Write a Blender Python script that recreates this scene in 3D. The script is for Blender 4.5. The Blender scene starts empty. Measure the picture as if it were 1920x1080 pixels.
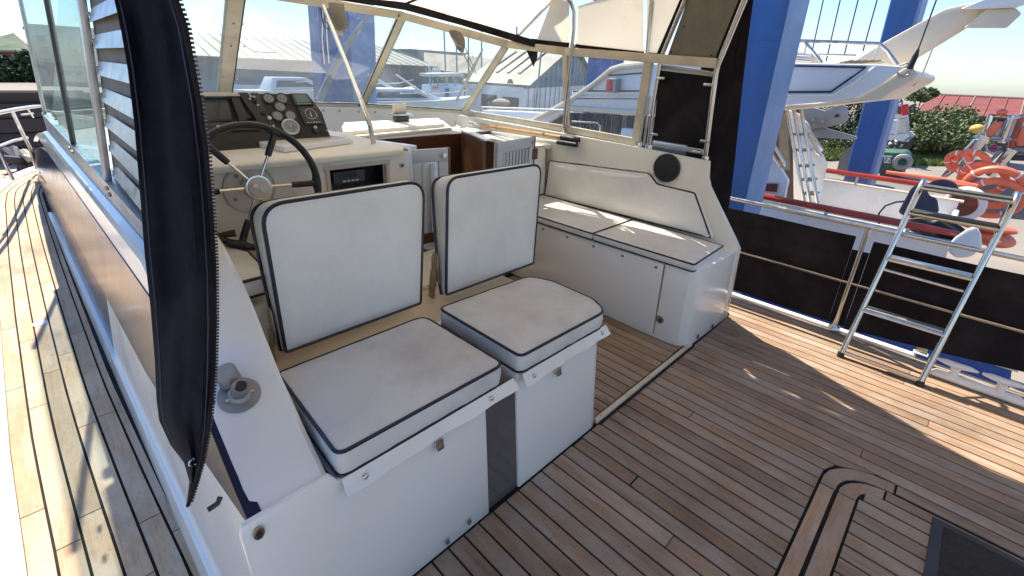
import bpy, bmesh, math, random
import numpy as np
from mathutils import Vector, Matrix
random.seed(7); RNG = np.random.default_rng(11)
S = bpy.context.scene
COL = S.collection
PI = math.pi

# ------------------------------------------------------------------ camera
CX, CY = 960.0, 480.0
VF = np.array([20.0, 95.0]); VA = np.array([1875.0, 172.0]); PP = np.array([CX, CY])
FOC = math.sqrt(-np.dot(VF-PP, VA-PP))
def _u(v): return v/np.linalg.norm(v)
_fy = _u(np.array([*(VF-PP), FOC])); _fx = _u(np.array([*(VA-PP), FOC])); _fx = _u(_fx-_fy*np.dot(_fx, _fy))
_fz = np.cross(_fx, _fy)
if _fz[1] > 0: _fz = -_fz
RW = np.array([_fx, _fy, _fz]); CAM = np.array([0, 0, 1.5])
def at(px, py, axis, val):            # a pixel's sight line met with the plane axis=val
    d = RW@np.array([px-CX, py-CY, FOC]); t = (val-CAM[axis])/d[axis]
    return tuple(CAM+t*d)
cam = bpy.data.cameras.new('camera'); co = bpy.data.objects.new('camera', cam); COL.objects.link(co)
cam.sensor_width = 36; cam.lens = FOC*36/1920; cam.shift_y = -(540-CY)/1920
cam.clip_start = .02; cam.clip_end = 3000
co.matrix_world = Matrix(((RW[0][0], -RW[0][1], -RW[0][2], 0), (RW[1][0], -RW[1][1], -RW[1][2], 0), (RW[2][0], -RW[2][1], -RW[2][2], 1.5), (0, 0, 0, 1)))
S.camera = co
# ------------------------------------------------------------------ light
SUN = Vector((.21, .62, 1.0)).normalized()
EL = math.asin(SUN.z); AZ = math.atan2(SUN.x, SUN.y)
w = bpy.data.worlds.new('World'); S.world = w; w.use_nodes = True
nt = w.node_tree; nt.nodes.clear()
sky = nt.nodes.new('ShaderNodeTexSky'); sky.sky_type = 'NISHITA'; sky.sun_disc = False
sky.sun_elevation = EL; sky.sun_rotation = AZ; sky.air_density = 1.0; sky.dust_density = .6; sky.ozone_density = 2.0
bg = nt.nodes.new('ShaderNodeBackground'); bg.inputs[1].default_value = .1
wo = nt.nodes.new('ShaderNodeOutputWorld')
tint = nt.nodes.new('ShaderNodeMix'); tint.data_type = 'RGBA'; tint.blend_type = 'MULTIPLY'; tint.inputs[0].default_value = 1; tint.inputs[7].default_value = (.86, .97, 1.1, 1)
nt.links.new(sky.outputs[0], tint.inputs[6]); nt.links.new(tint.outputs[2], bg.inputs[0]); nt.links.new(bg.outputs[0], wo.inputs[0])
sl = bpy.data.lights.new('sun', 'SUN'); sl.energy = 5.0; sl.angle = math.radians(.55); sl.color = (1, .87, .7)
so = bpy.data.objects.new('sun', sl); COL.objects.link(so); so.rotation_euler = SUN.to_track_quat('Z', 'Y').to_euler()
so.location = (0, 0, 20)
S.view_settings.view_transform = 'Standard'; S.view_settings.look = 'None'
S.view_settings.exposure = 1.08; S.view_settings.gamma = 1
S.view_settings.use_curve_mapping = False
S.cycles.max_bounces = 10; S.cycles.transparent_max_bounces = 24; S.cycles.diffuse_bounces = 5; S.cycles.glossy_bounces = 5
S.cycles.use_denoising = True; S.cycles.caustics_reflective = False; S.cycles.caustics_refractive = False
S.cycles.sample_clamp_indirect = 6

# ------------------------------------------------------------------ materials
def newmat(name):
    m = bpy.data.materials.new(name); m.use_nodes = True; t = m.node_tree; t.nodes.clear()
    out = t.nodes.new('ShaderNodeOutputMaterial'); return m, t, out
def N(t, kind, **k):
    n = t.nodes.new('ShaderNode'+kind)
    for a, b in k.items(): setattr(n, a, b)
    return n
def rgba(c): return (c[0], c[1], c[2], 1)
def coords(t, scale=(1, 1, 1), objrand=False, src='Object'):
    tc = N(t, 'TexCoord'); mp = N(t, 'Mapping'); mp.inputs['Scale'].default_value = scale
    t.links.new(tc.outputs[src], mp.inputs['Vector'])
    if objrand:
        oi = N(t, 'ObjectInfo'); mu = N(t, 'Math', operation='MULTIPLY'); mu.inputs[1].default_value = 57.0
        cb = N(t, 'CombineXYZ'); t.links.new(oi.outputs['Random'], mu.inputs[0])
        for i in range(3): t.links.new(mu.outputs[0], cb.inputs[i])
        t.links.new(cb.outputs[0], mp.inputs['Location'])
    return mp.outputs[0]
def noise(t, vec, scale, detail=4, rough=.55):
    n = N(t, 'TexNoise'); n.inputs['Scale'].default_value = scale; n.inputs['Detail'].default_value = detail; n.inputs['Roughness'].default_value = rough
    t.links.new(vec, n.inputs['Vector']); return n.outputs['Fac']
def ramp(t, fac, stops):
    r = N(t, 'ValToRGB'); e = r.color_ramp.elements
    e[0].position = stops[0][0]; e[0].color = rgba(stops[0][1]); e[1].position = stops[-1][0]; e[1].color = rgba(stops[-1][1])
    for p, c in stops[1:-1]:
        x = e.new(p); x.color = rgba(c)
    t.links.new(fac, r.inputs[0]); return r.outputs[0]
def mixc(t, fac, a, b, mode='MIX'):
    m = N(t, 'Mix', data_type='RGBA', blend_type=mode)
    for s, v in ((0, fac), (6, a), (7, b)):
        if hasattr(v, 'is_linked') or hasattr(v, 'links'): t.links.new(v, m.inputs[s])
        else: m.inputs[s].default_value = v if s == 0 else rgba(v)
    return m.outputs[2]
def g(v): return (v, v, v)
def PM(name, col, rough=.5, metal=0, var=.12, vs=6, bump=.0, bs=60, rvar=.1, dirt=None, dirtamt=.35, ds=2.5, coat=0, stretch=(1, 1, 1), rand=True, transl=0):
    """one general procedural surface: base colour with patchy variation, optional grime, fine relief"""
    m, t, out = newmat(name); p = N(t, 'BsdfPrincipled')
    v = coords(t, stretch, rand)
    c = ramp(t, noise(t, v, vs), [(.3, tuple(x*(1-var) for x in col)), (.7, tuple(min(1, x*(1+var)) for x in col))])
    if dirt is not None:
        f = ramp(t, noise(t, v, ds, 8, .65), [(.45, g(0)), (.75, g(dirtamt))])
        c = mixc(t, f, c, dirt)
    t.links.new(c, p.inputs['Base Color'])
    rr = ramp(t, noise(t, v, vs*2.3, 5), [(.3, g(max(.02, rough-rvar))), (.7, g(min(1, rough+rvar)))])
    t.links.new(rr, p.inputs['Roughness']); p.inputs['Metallic'].default_value = metal
    p.inputs['Coat Weight'].default_value = coat; p.inputs['Coat Roughness'].default_value = .08
    if bump:
        b = N(t, 'Bump'); b.inputs['Strength'].default_value = min(1, bump); b.inputs['Distance'].default_value = .002
        t.links.new(noise(t, v, bs, 6), b.inputs['Height']); t.links.new(b.outputs[0], p.inputs['Normal'])
    t.links.new(p.outputs[0], out.inputs[0]); return m
def teak(name, a, b, c2, axis=1, rough=.62):
    m, t, out = newmat(name); p = N(t, 'BsdfPrincipled')
    st = [38, 38, 38]; st[axis] = 2.2
    v = coords(t, tuple(st), True); v2 = coords(t, (4, 1, 4) if axis == 1 else (1, 4, 4), True)
    grain = noise(t, v, 1.6, 7, .7); patch = noise(t, v2, 3.2, 5, .6)
    c = ramp(t, grain, [(.22, tuple(x*.58 for x in a)), (.5, a), (.8, b)])
    f = ramp(t, patch, [(.42, g(0)), (.6, g(.9))]); c = mixc(t, f, c, c2)
    oi = N(t, 'ObjectInfo')
    tone = ramp(t, oi.outputs['Random'], [(0, (.82, .79, .76)), (.35, (.93, .91, .89)), (.6, (1.0, 1.0, 1.02)), (.8, (1.06, 1.03, 1.0)), (1, (1.18, 1.15, 1.13))])
    c = mixc(t, 1.0, c, tone, 'MULTIPLY')
    spk = ramp(t, noise(t, coords(t, (160, 30, 160) if axis == 1 else (30, 160, 160), True), 1.0, 3), [(.25, g(.72)), (.42, g(1))]); c = mixc(t, 1.0, c, spk, 'MULTIPLY')
    geo = N(t, 'NewGeometry'); big = noise(t, geo.outputs['Position'], 1.7, 7, .65)
    c = mixc(t, 1.0, c, ramp(t, big, [(.3, (.62, .6, .6)), (.48, (.95, .94, .93)), (.62, (1.02, 1.01, 1.0)), (.8, (1.12, 1.14, 1.18))]), 'MULTIPLY')
    sp2 = ramp(t, noise(t, geo.outputs['Position'], 46, 3, .5), [(.27, g(.45)), (.34, g(1))]); c = mixc(t, .5, c, mixc(t, 1.0, c, sp2, 'MULTIPLY'))
    t.links.new(c, p.inputs['Base Color']); p.inputs['Roughness'].default_value = rough
    b1 = N(t, 'Bump'); b1.inputs['Strength'].default_value = .5; b1.inputs['Distance'].default_value = .0015
    t.links.new(grain, b1.inputs['Height']); t.links.new(b1.outputs[0], p.inputs['Normal'])
    t.links.new(p.outputs[0], out.inputs[0]); return m
def glassmat(name, tint, dirt=.1, dirtcol=(.75, .78, .8), streak=True, refl=.06, fres=.55):
    m, t, out = newmat(name)
    tr = N(t, 'BsdfTransparent'); tr.inputs[0].default_value = rgba(tint)
    gl = N(t, 'BsdfGlossy'); gl.inputs['Roughness'].default_value = .03
    fr = N(t, 'LayerWeight'); fr.inputs[0].default_value = .18
    fc = N(t, 'Math', operation='MULTIPLY_ADD'); fc.inputs[1].default_value = fres; fc.inputs[2].default_value = refl*.4; fc.use_clamp = True
    t.links.new(fr.outputs['Fresnel'], fc.inputs[0])
    m1 = N(t, 'MixShader'); t.links.new(fc.outputs[0], m1.inputs[0]); t.links.new(tr.outputs[0], m1.inputs[1]); t.links.new(gl.outputs[0], m1.inputs[2])
    df = N(t, 'BsdfDiffuse'); df.inputs[0].default_value = rgba(dirtcol); tl = N(t, 'BsdfTranslucent'); tl.inputs[0].default_value = rgba(dirtcol)
    ad = N(t, 'MixShader'); ad.inputs[0].default_value = .6; t.links.new(df.outputs[0], ad.inputs[1]); t.links.new(tl.outputs[0], ad.inputs[2])
    v = coords(t, (1, 1, 1), True)
    n1 = ramp(t, noise(t, v, 2.4, 6, .6), [(.35, g(dirt*.35)), (.7, g(dirt))])
    if streak:
        n2 = ramp(t, noise(t, coords(t, (26, 26, 2.2), True), 1.2, 4, .6), [(.56, g(0)), (.72, g(dirt*1.3))])
        n1 = mixc(t, 1.0, n1, n2, 'ADD')
    m2 = N(t, 'MixShader'); t.links.new(n1, m2.inputs[0]); t.links.new(m1.outputs[0], m2.inputs[1]); t.links.new(ad.outputs[0], m2.inputs[2])
    t.links.new(m2.outputs[0], out.inputs[0]); return m
def canvasmat(name, col, transl=.55, stain=(.62, .42, .2), samt=.35):
    m, t, out = newmat(name); v = coords(t, (1, 1, 1), True)
    c = mixc(t, ramp(t, noise(t, v, 3.5, 7, .65), [(.5, g(0)), (.8, g(samt))]), col, stain)
    d = N(t, 'BsdfDiffuse'); tl = N(t, 'BsdfTranslucent'); t.links.new(c, d.inputs[0]); t.links.new(c, tl.inputs[0])
    b = N(t, 'Bump'); b.inputs['Strength'].default_value = .3; b.inputs['Distance'].default_value = .01
    t.links.new(noise(t, v, 9, 4), b.inputs['Height']); t.links.new(b.outputs[0], d.inputs['Normal'])
    mx = N(t, 'MixShader'); mx.inputs[0].default_value = transl; t.links.new(d.outputs[0], mx.inputs[1]); t.links.new(tl.outputs[0], mx.inputs[2])
    t.links.new(mx.outputs[0], out.inputs[0]); return m
def fabricmat(name, col, ws=900, rough=.9):
    m, t, out = newmat(name); p = N(t, 'BsdfPrincipled'); v = coords(t, (1, 1, 1))
    vo = N(t, 'TexVoronoi'); vo.inputs['Scale'].default_value = ws; t.links.new(v, vo.inputs['Vector'])
    c = mixc(t, noise(t, v, 7, 5), tuple(x*.75 for x in col), tuple(x*1.35 for x in col))
    t.links.new(c, p.inputs['Base Color']); p.inputs['Roughness'].default_value = rough
    p.inputs['Specular IOR Level'].default_value = .15
    b = N(t, 'Bump'); b.inputs['Strength'].default_value = .35; b.inputs['Distance'].default_value = .0006
    t.links.new(vo.outputs['Distance'], b.inputs['Height'])
    b2 = N(t, 'Bump'); b2.inputs['Strength'].default_value = .6; b2.inputs['Distance'].default_value = .02
    t.links.new(noise(t, coords(t, (5, 2.5, 1.2)), 2.2, 4, .5), b2.inputs['Height']); t.links.new(b.outputs[0], b2.inputs['Normal']); t.links.new(b2.outputs[0], p.inputs['Normal'])
    dust = ramp(t, noise(t, coords(t, (1, 1, 1)), 3.3, 8, .7), [(.45, g(0)), (.8, g(.12))]); c2 = mixc(t, dust, c, (.2, .18, .17)); t.links.new(c2, p.inputs['Base Color'])
    t.links.new(p.outputs[0], out.inputs[0]); return m

def vinylmat(name, col, dirt, amt):
    m, t, out = newmat(name); p = N(t, 'BsdfPrincipled'); v = coords(t, (1, 1, 1), True)
    c = ramp(t, noise(t, v, 4, 5), [(.3, tuple(x*.95 for x in col)), (.7, tuple(min(1, x*1.04) for x in col))])
    c = mixc(t, ramp(t, noise(t, v, 3.4, 9, .68), [(.46, g(0)), (.72, g(amt))]), c, dirt)
    c = mixc(t, ramp(t, noise(t, v, 55, 4, .7), [(.62, g(0)), (.72, g(.28))]), c, dirt)
    t.links.new(c, p.inputs['Base Color']); t.links.new(ramp(t, noise(t, v, 9, 5), [(.3, g(.34)), (.7, g(.55))]), p.inputs['Roughness'])
    b = N(t, 'Bump'); b.inputs['Strength'].default_value = .35; b.inputs['Distance'].default_value = .0006; t.links.new(noise(t, v, 480, 4), b.inputs['Height'])
    b2 = N(t, 'Bump'); b2.inputs['Strength'].default_value = .5; b2.inputs['Distance'].default_value = .008; wn = noise(t, coords(t, (1, 2.2, 1), True), 7, 3, .45)
    t.links.new(wn, b2.inputs['Height']); t.links.new(b.outputs[0], b2.inputs['Normal']); t.links.new(b2.outputs[0], p.inputs['Normal'])
    t.links.new(p.outputs[0], out.inputs[0]); return m
M = {}
M['teak'] = teak('teak_weathered', (.30, .205, .135), (.395, .285, .2), (.345, .29, .245))
M['teak_x'] = teak('teak_margin', (.38, .26, .17), (.47, .35, .25), (.4, .33, .27), 0)
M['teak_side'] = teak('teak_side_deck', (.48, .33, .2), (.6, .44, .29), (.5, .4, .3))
M['caulk'] = PM('black_caulk', (.006, .0055, .0055), .9)
M['gel'] = PM('white_gelcoat', (.82, .805, .775), .2, 0, .025, 1.6, 0, 30, .06, (.6, .56, .48), .16, 1.1, .35)
M['gelc'] = PM('cream_gelcoat', (.82, .78, .69), .4, 0, .04, 2, 0, 30, .06, (.6, .55, .45), .16, 2.5)
M['vinyl'] = vinylmat('off_white_vinyl', (.76, .745, .71), (.5, .48, .43), .35)
M['vinylw'] = vinylmat('worn_grey_vinyl', (.64, .64, .63), (.36, .365, .36), .6)
M['pipe'] = PM('navy_piping', (.012, .014, .03), .4, var=.2)
M['navy'] = PM('navy_gelcoat', (.010, .012, .045), .16, 0, .2, 3, .0, 10, .03, None, 0, 9, .0)
M['tan'] = PM('tan_moulding', (.6, .5, .36), .5, 0, .06, 3, .1, 60)
M['steel'] = PM('stainless_tube', (.62, .6, .57), .2, 1, .1, 9, .05, 120, .08)
M['steeld'] = PM('stained_steel', (.42, .37, .3), .38, 1, .25, 12, .2, 120, .12)
M['alu'] = PM('anodised_aluminium', (.5, .52, .54), .38, .85, .1, 8, .08, 90)
M['blk'] = PM('black_plastic', (.018, .018, .02), .42, 0, .2, 8, .15, 200)
M['blkm'] = PM('charcoal_panel', (.04, .043, .05), .48, 0, .15, 8, .1, 260)
M['rub'] = PM('black_rubber', (.014, .014, .015), .55)
M['screen'] = PM('dark_screen', (.03, .045, .06), .12, coat=.5)
M['lcd'] = PM('lcd_screen', (.12, .2, .24), .1, 0, .25, 20, coat=.5)
M['dial'] = PM('gauge_face', (.2, .24, .27), .15, 0, .2, 30, coat=.8)
M['fab'] = fabricmat('black_acrylic_canvas', (.009, .009, .016), 900, .95)
M['fabk'] = fabricmat('black_vinyl_canvas', (.012, .009, .012), 700, .75)
M['mesh'] = PM('grey_mesh_panel', (.2, .18, .155), .7, 0, .14, 12, .5, 700)
M['canvas'] = canvasmat('cream_canvas', (.96, .93, .85), .66, (.76, .62, .4), .35)
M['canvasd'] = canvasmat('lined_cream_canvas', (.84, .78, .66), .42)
M['frame'] = PM('cream_window_frame', (.6, .54, .44), .5, 0, .12, 5, .15, 90, .1, (.32, .25, .16), .5, 6)
M['glass'] = glassmat('salty_windscreen', (.84, .91, .93), .045, fres=.14)
M['glasss'] = glassmat('side_window_glass', (.9, .94, .955), .04, fres=.2)
M['glassp'] = glassmat('port_window_glass', (.78, .87, .88), .1, (.6, .68, .68), fres=.16)
M['wood'] = teak('varnished_mahogany', (.13, .055, .03), (.19, .085, .045), (.12, .05, .028), 0, .35)
M['hookwood'] = PM('varnished_pole', (.6, .3, .08), .3, 0, .15, 20, coat=.4)
M['white'] = PM('white_paint', (.8, .8, .8), .45, 0, .05, 4, .1, 40, .1, (.5, .48, .44), .3, 4)
M['bwhite'] = PM('neighbour_gelcoat', (.72, .75, .8), .3, 0, .04, 2, 0, 30, .05, (.5, .52, .55), .15, 1.2, .2)
M['ivory'] = PM('ivory_gelcoat', (.7, .64, .54), .4, 0, .05, 1, 0, 30, .05, (.4, .32, .22), .3, 1.6)
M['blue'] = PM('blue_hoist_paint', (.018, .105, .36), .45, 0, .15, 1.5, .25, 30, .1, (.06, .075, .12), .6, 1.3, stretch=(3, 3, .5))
M['bluegrey'] = PM('pale_hoist_paint_sky_lit_side', (.16, .27, .5), .5, 0, .08, 1.5, .1, 30)  # paler hoist blue: sky light on side faces put into colour; also flange paint
M['redrail'] = PM('varnished_cap_rail', (.34, .035, .02), .22, 0, .25, 3, 0, 30, .06, coat=.6)
M['orange'] = PM('orange_lifebuoy', (.82, .2, .11), .5, 0, .12, 5)
M['red'] = PM('red_paint', (.6, .03, .03), .4)
M['yel'] = PM('yellow_canvas', (.62, .44, .1), .7, 0, .15, 5, .4, 10)
M['green'] = PM('green_tarpaulin', (.03, .11, .07), .6, 0, .2, 3, .4, 6)
M['conc'] = PM('yard_concrete', (.22, .2, .175), .9, 0, .15, .3, .3, 4, .05, (.16, .15, .13), .5, .12, rand=False)
M['rock'] = PM('rubble_stone', (.26, .23, .2), .95, 0, .35, 3, .5, 8)
M['brick'] = PM('old_brickwork', (.2, .13, .09), .9, 0, .3, 2, .5, 5, .05, (.1, .09, .07), .5, .8)
M['roofred'] = PM('rusty_red_roof', (.2, .045, .045), .85, 0, .4, 3, .4, 5, .1, (.085, .07, .055), 1.0, 1.0, stretch=(1.4, .25, 1))
M['grey'] = PM('grey_cladding', (.2, .215, .24), .7, 0, .06, .6)
M['bluegreyw'] = PM('blue_grey_cladding', (.19, .25, .31), .6, 0, .08, .3)
M['roofp'] = PM('pale_roof_sheet', (.22, .215, .18), .6, 0, .08, .3, .2, 2, .1, (.4, .38, .33), .3, .4)
M['roofb'] = PM('brown_roof_sheet', (.24, .2, .17), .8, 0, .12, .3)
M['apart'] = PM('stained_concrete', (.36, .37, .35), .85, 0, .1, .3, .2, 2, .05, (.2, .2, .19), .5, .25)
M['winfar'] = PM('far_window', (.08, .11, .13), .2)
M['hill'] = PM('wooded_hill', (.07, .11, .07), .95, 0, .5, .12, 1, .6)
M['leaf'] = PM('foliage', (.11, .15, .06), .7, 0, .5, 1.2)
M['leafd'] = PM('dark_foliage', (.035, .07, .025), .7, 0, .5, 1.2)
M['grass'] = PM('rough_grass', (.16, .2, .05), .9, 0, .35, 1.5)
M['trunk'] = PM('bark', (.09, .07, .05), .9)
M['gmetal'] = PM('galvanised_plate', (.3, .31, .32), .5, .5, .15, 3, .2, 20, .1, (.16, .13, .1), .4, 2)
M['dinghy'] = PM('dark_blue_cover', (.05, .05, .08), .7, 0, .2, 4, .5, 8)
M['navred'] = PM('red_lens', (.5, .01, .03), .2, coat=.5)
M['brownp'] = PM('brown_door_panel', (.12, .035, .02), .3, coat=.4)
M['mat_rub'] = PM('coir_mat', (.03, .025, .022), .95, 0, .35, 50, 1, 160)
M['tread'] = PM('dark_grip_tread', (.075, .08, .07), .6, .3, .2, 10, .5, 200)
M['smoke'] = PM('smoked_acrylic', (.10, .09, .095), .1, 0, .1, 4, .0, 10, .03, (.2, .18, .17), .15, 12, .3)
M['bluegreyd'] = PM('pale_grey_door_paint', (.52, .56, .6), .4, 0, .05, 5, .05, 60, .08, (.35, .34, .32), .3, 5)
M['stripe'] = PM('blue_stripe_paint', (.02, .09, .36), .3)
M['brownd'] = PM('dark_brown_bulkhead', (.06, .035, .025), .5, 0, .3, 3)
M['brownp2'] = PM('dull_red_wall', (.2, .06, .055), .8, 0, .2, .05)
M['qwall'] = PM('dark_timber_wall', (.05, .042, .04), .85, 0, .35, 1, stretch=(.3, 1, 3))
M['quayd'] = PM('quay_gravel', (.42, .34, .26), .95, 0, .2, .5, .3, 5, rand=False)
M['rockd'] = PM('brown_render', (.2, .18, .16), .9, 0, .2, .4)
M['zip'] = PM('zip_teeth', (.055, .055, .075), .35, .4)

for n_ in M['navy'].node_tree.nodes:
    if n_.type == 'BSDF_PRINCIPLED': n_.inputs['Specular IOR Level'].default_value = .28

# ------------------------------------------------------------------ mesh tools
class MB:
    def __init__(s): s.v = []; s.f = []; s.mi = []; s.cur = 0
    def add(s, vs, fs):
        o = len(s.v); s.v += [tuple(map(float, p)) for p in vs]; s.f += [tuple(i+o for i in f) for f in fs]; s.mi += [s.cur]*len(fs); return s
    def box(s, x0, x1, y0, y1, z0, z1):
        return s.hexa([(x0, y0, z0), (x1, y0, z0), (x1, y1, z0), (x0, y1, z0), (x0, y0, z1), (x1, y0, z1), (x1, y1, z1), (x0, y1, z1)])
    def hexa(s, p): return s.add(p, [(0, 3, 2, 1), (4, 5, 6, 7), (0, 1, 5, 4), (1, 2, 6, 5), (2, 3, 7, 6), (3, 0, 4, 7)])
    def loft(s, a, b):                 # two equal loops, capped
        n = len(a); return s.add(list(a)+list(b), [tuple(range(n))[::-1], tuple(range(n, 2*n))]+[(i, (i+1) % n, n+(i+1) % n, n+i) for i in range(n)])
    def prism(s, poly, axis, a, b):
        def P(q, h):
            q = list(q); q.insert(axis, h); return tuple(q)
        return s.loft([P(q, a) for q in poly], [P(q, b) for q in poly])
    def slab(s, pts, off):             # polygon in space given thickness along vector off
        return s.loft([tuple(p) for p in pts], [tuple(Vector(p)+Vector(off)) for p in pts])
    def rings(s, rs, cap=True, closed=False):
        n = len(rs[0]); vs = [p for r in rs for p in r]; fs = []
        for k in range(len(rs) if closed else len(rs)-1):
            a, b = k*n, ((k+1) % len(rs))*n
            fs += [(a+i, a+(i+1) % n, b+(i+1) % n, b+i) for i in range(n)]
        if cap and not closed: fs += [tuple(range(n))[::-1], tuple(range((len(rs)-1)*n, len(rs)*n))]
        return s.add(vs, fs)
    def tube(s, path, r, n=10, closed=False, sq=1.0):
        P = [Vector(p) for p in path]; m = len(P); rs = []
        rr = r if isinstance(r, (list, tuple)) else [r]*m
        T = []
        for i in range(m):
            a = P[i-1] if (i > 0 or closed) else P[i]; b = P[(i+1) % m] if (i < m-1 or closed) else P[i]
            T.append((b-a).normalized())
        up = Vector((0, 0, 1)) if abs(T[0].z) < .9 else Vector((0, 1, 0))
        nrm = (up-T[0]*up.dot(T[0])).normalized()
        for i in range(m):
            nrm = (nrm-T[i]*nrm.dot(T[i])).normalized(); bi = T[i].cross(nrm)
            rs.append([tuple(P[i]+nrm*math.cos(2*PI*k/n)*rr[i]+bi*math.sin(2*PI*k/n)*rr[i]*sq) for k in range(n)])
        return s.rings(rs, closed=closed)
    def cyl(s, a, b, r, n=14, r2=None): return s.tube([a, b], [r, r if r2 is None else r2], n)
    def ball(s, c, r, n=10, m=7):
        if not isinstance(r, (list, tuple)): r = (r, r, r)
        rs = []
        for j in range(m+1):
            ph = -PI/2+PI*j/m; q = max(math.cos(ph), .02)
            rs.append([(c[0]+r[0]*q*math.cos(2*PI*k/n), c[1]+r[1]*q*math.sin(2*PI*k/n), c[2]+r[2]*math.sin(ph)) for k in range(n)])
        return s.rings(rs)
    def torus(s, c, axis, R, r, n=40, k=10):
        ax = Vector(axis).normalized(); u = ax.orthogonal().normalized(); v = ax.cross(u); c = Vector(c)
        return s.tube([tuple(c+u*R*math.cos(2*PI*i/n)+v*R*math.sin(2*PI*i/n)) for i in range(n)], r, k, True)
    def sweep(s, sections): return s.rings(sections)
    def build(s, name, m, parent=None, smooth=True, bevel=0, seg=2, angle=35, kind=None, label=None, mod=None):
        me = bpy.data.meshes.new(name)
        v = np.array(s.v); c = (v.min(0)+v.max(0))/2
        me.from_pydata([tuple(p) for p in (v-c)], [], s.f)
        ms = m if isinstance(m, (list, tuple)) else [m]
        for q in ms: me.materials.append(M[q])
        if len(ms) > 1: me.polygons.foreach_set('material_index', s.mi)
        bm = bmesh.new(); bm.from_mesh(me); bmesh.ops.recalc_face_normals(bm, faces=bm.faces)
        if bevel:
            ed = [e for e in bm.edges if len(e.link_faces) == 2 and e.calc_face_angle(0) > .5]
            bmesh.ops.bevel(bm, geom=ed, offset=bevel, segments=seg, profile=.5, affect='EDGES', clamp_overlap=True)
        bm.to_mesh(me); bm.free()
        if smooth:
            me.polygons.foreach_set('use_smooth', [True]*len(me.polygons)); me.set_sharp_from_angle(angle=math.radians(angle))
        o = bpy.data.objects.new(name, me); COL.objects.link(o)
        place(o, parent, c)
        if kind: o['kind'] = kind
        if label: o['label'] = label
        return o
def wloc(o):
    p = Vector(o.location)
    while o.parent: o = o.parent; p += Vector(o.location)
    return p
def place(o, parent, c):
    c = Vector(c)
    if parent is not None: o.parent = parent; o.location = c-wloc(parent)
    else: o.location = c
def tag(o, label, cat, group=None):
    o['label'] = label; o['category'] = cat
    if group: o['group'] = group
    return o
def thing(name, label, cat, loc=(0, 0, 0), group=None):
    o = bpy.data.objects.new(name, None); COL.objects.link(o); o.location = loc; o.empty_display_size = .1
    return tag(o, label, cat, group)
def twin(o, parent, c, name=None):     # another piece sharing o's mesh
    d = o.copy(); COL.objects.link(d); place(d, parent, c); return d
def copy_thing(o, loc):
    r = o.copy(); COL.objects.link(r); r.location = loc
    for ch in o.children:
        c = ch.copy(); COL.objects.link(c); c.parent = r
        for gch in ch.children:
            d = gch.copy(); COL.objects.link(d); d.parent = c
    return r
def rpoly(pts, rad, seg=5):            # polygon with rounded corners
    out = []; n = len(pts); rads = rad if isinstance(rad, (list, tuple)) else [rad]*n
    for i in range(n):
        p = Vector(pts[i]); a = Vector(pts[i-1]); b = Vector(pts[(i+1) % n]); r = rads[i]
        if r <= 0: out.append(tuple(p)); continue
        u = (a-p).normalized(); v = (b-p).normalized(); ang = u.angle(v); d = min(r/math.tan(ang/2), (a-p).length*.48, (b-p).length*.48)
        p0, p1 = p+u*d, p+v*d
        for k in range(seg+1):
            t = k/seg; out.append(tuple(p0*(1-t)**2+p*2*t*(1-t)+p1*t*t))
    return out
def densify(poly, step):
    out = []
    for i in range(len(poly)):
        a = Vector(poly[i]); b = Vector(poly[(i+1) % len(poly)]); n = max(1, int((b-a).length/step))
        for k in range(n): out.append(tuple(a.lerp(b, k/n)))
    return out
def inset(poly, d):
    n = len(poly); out = []
    ar = sum(poly[i][0]*poly[(i+1) % n][1]-poly[(i+1) % n][0]*poly[i][1] for i in range(n)); sg = 1 if ar > 0 else -1
    for i in range(n):
        a = Vector(poly[i-1]); p = Vector(poly[i]); b = Vector(poly[(i+1) % n])
        t = (b-a).normalized(); out.append((p.x-t.y*d*sg, p.y+t.x*d*sg))
    return out
def pad(parent, poly, T, th, r=.02, crown=.012, mat='vinyl', pm='pipe', name='cushion', pr=.006, piping=(1, 1), wob=.0015, nm_p='piping'):
    """upholstered pad: outline poly (2D), T maps (x,y,h)->world; piping on top / bottom edges"""
    poly = densify(poly, .03); m = MB(); c = Vector((sum(p[0] for p in poly)/len(poly), sum(p[1] for p in poly)/len(poly)))
    L = []
    def ring(pl, h): L.append([T(p[0]+random.uniform(-wob, wob), p[1]+random.uniform(-wob, wob), h) for p in pl])
    ring(inset(poly, r), 0)
    for k in range(1, 4):
        a = PI/2*k/3; ring(inset(poly, r*(1-math.sin(a))), r*(1-math.cos(a)))
    ring([(p[0]-(c.x-p[0])*.008, p[1]-(c.y-p[1])*.008) for p in poly], th/2)
    for k in range(0, 4):
        a = PI/2*k/3; ring(inset(poly, r*(1-math.cos(a))), th-r*(1-math.sin(a)))
    base = inset(poly, r)
    for q, hh in ((.88, .35), (.7, .65), (.45, .9), (.2, 1)):
        L.append([T(c.x+(p[0]-c.x)*q, c.y+(p[1]-c.y)*q, th+crown*hh+random.uniform(-wob, wob)*.3) for p in base])
    L.append([T(c.x+(p[0]-c.x)*.04, c.y+(p[1]-c.y)*.04, th+crown) for p in base])
    m.rings(L); o = m.build(name, mat, parent, angle=50)
    if piping[0]:
        MB().tube([T(p[0], p[1], th-r*.35) for p in inset(poly, r*.22)], pr, 6, True).build(nm_p, pm, parent)
    if piping[1]:
        MB().tube([T(p[0], p[1], r*.35) for p in inset(poly, r*.22)], pr, 6, True).build(nm_p, pm, parent)
    return o
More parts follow.
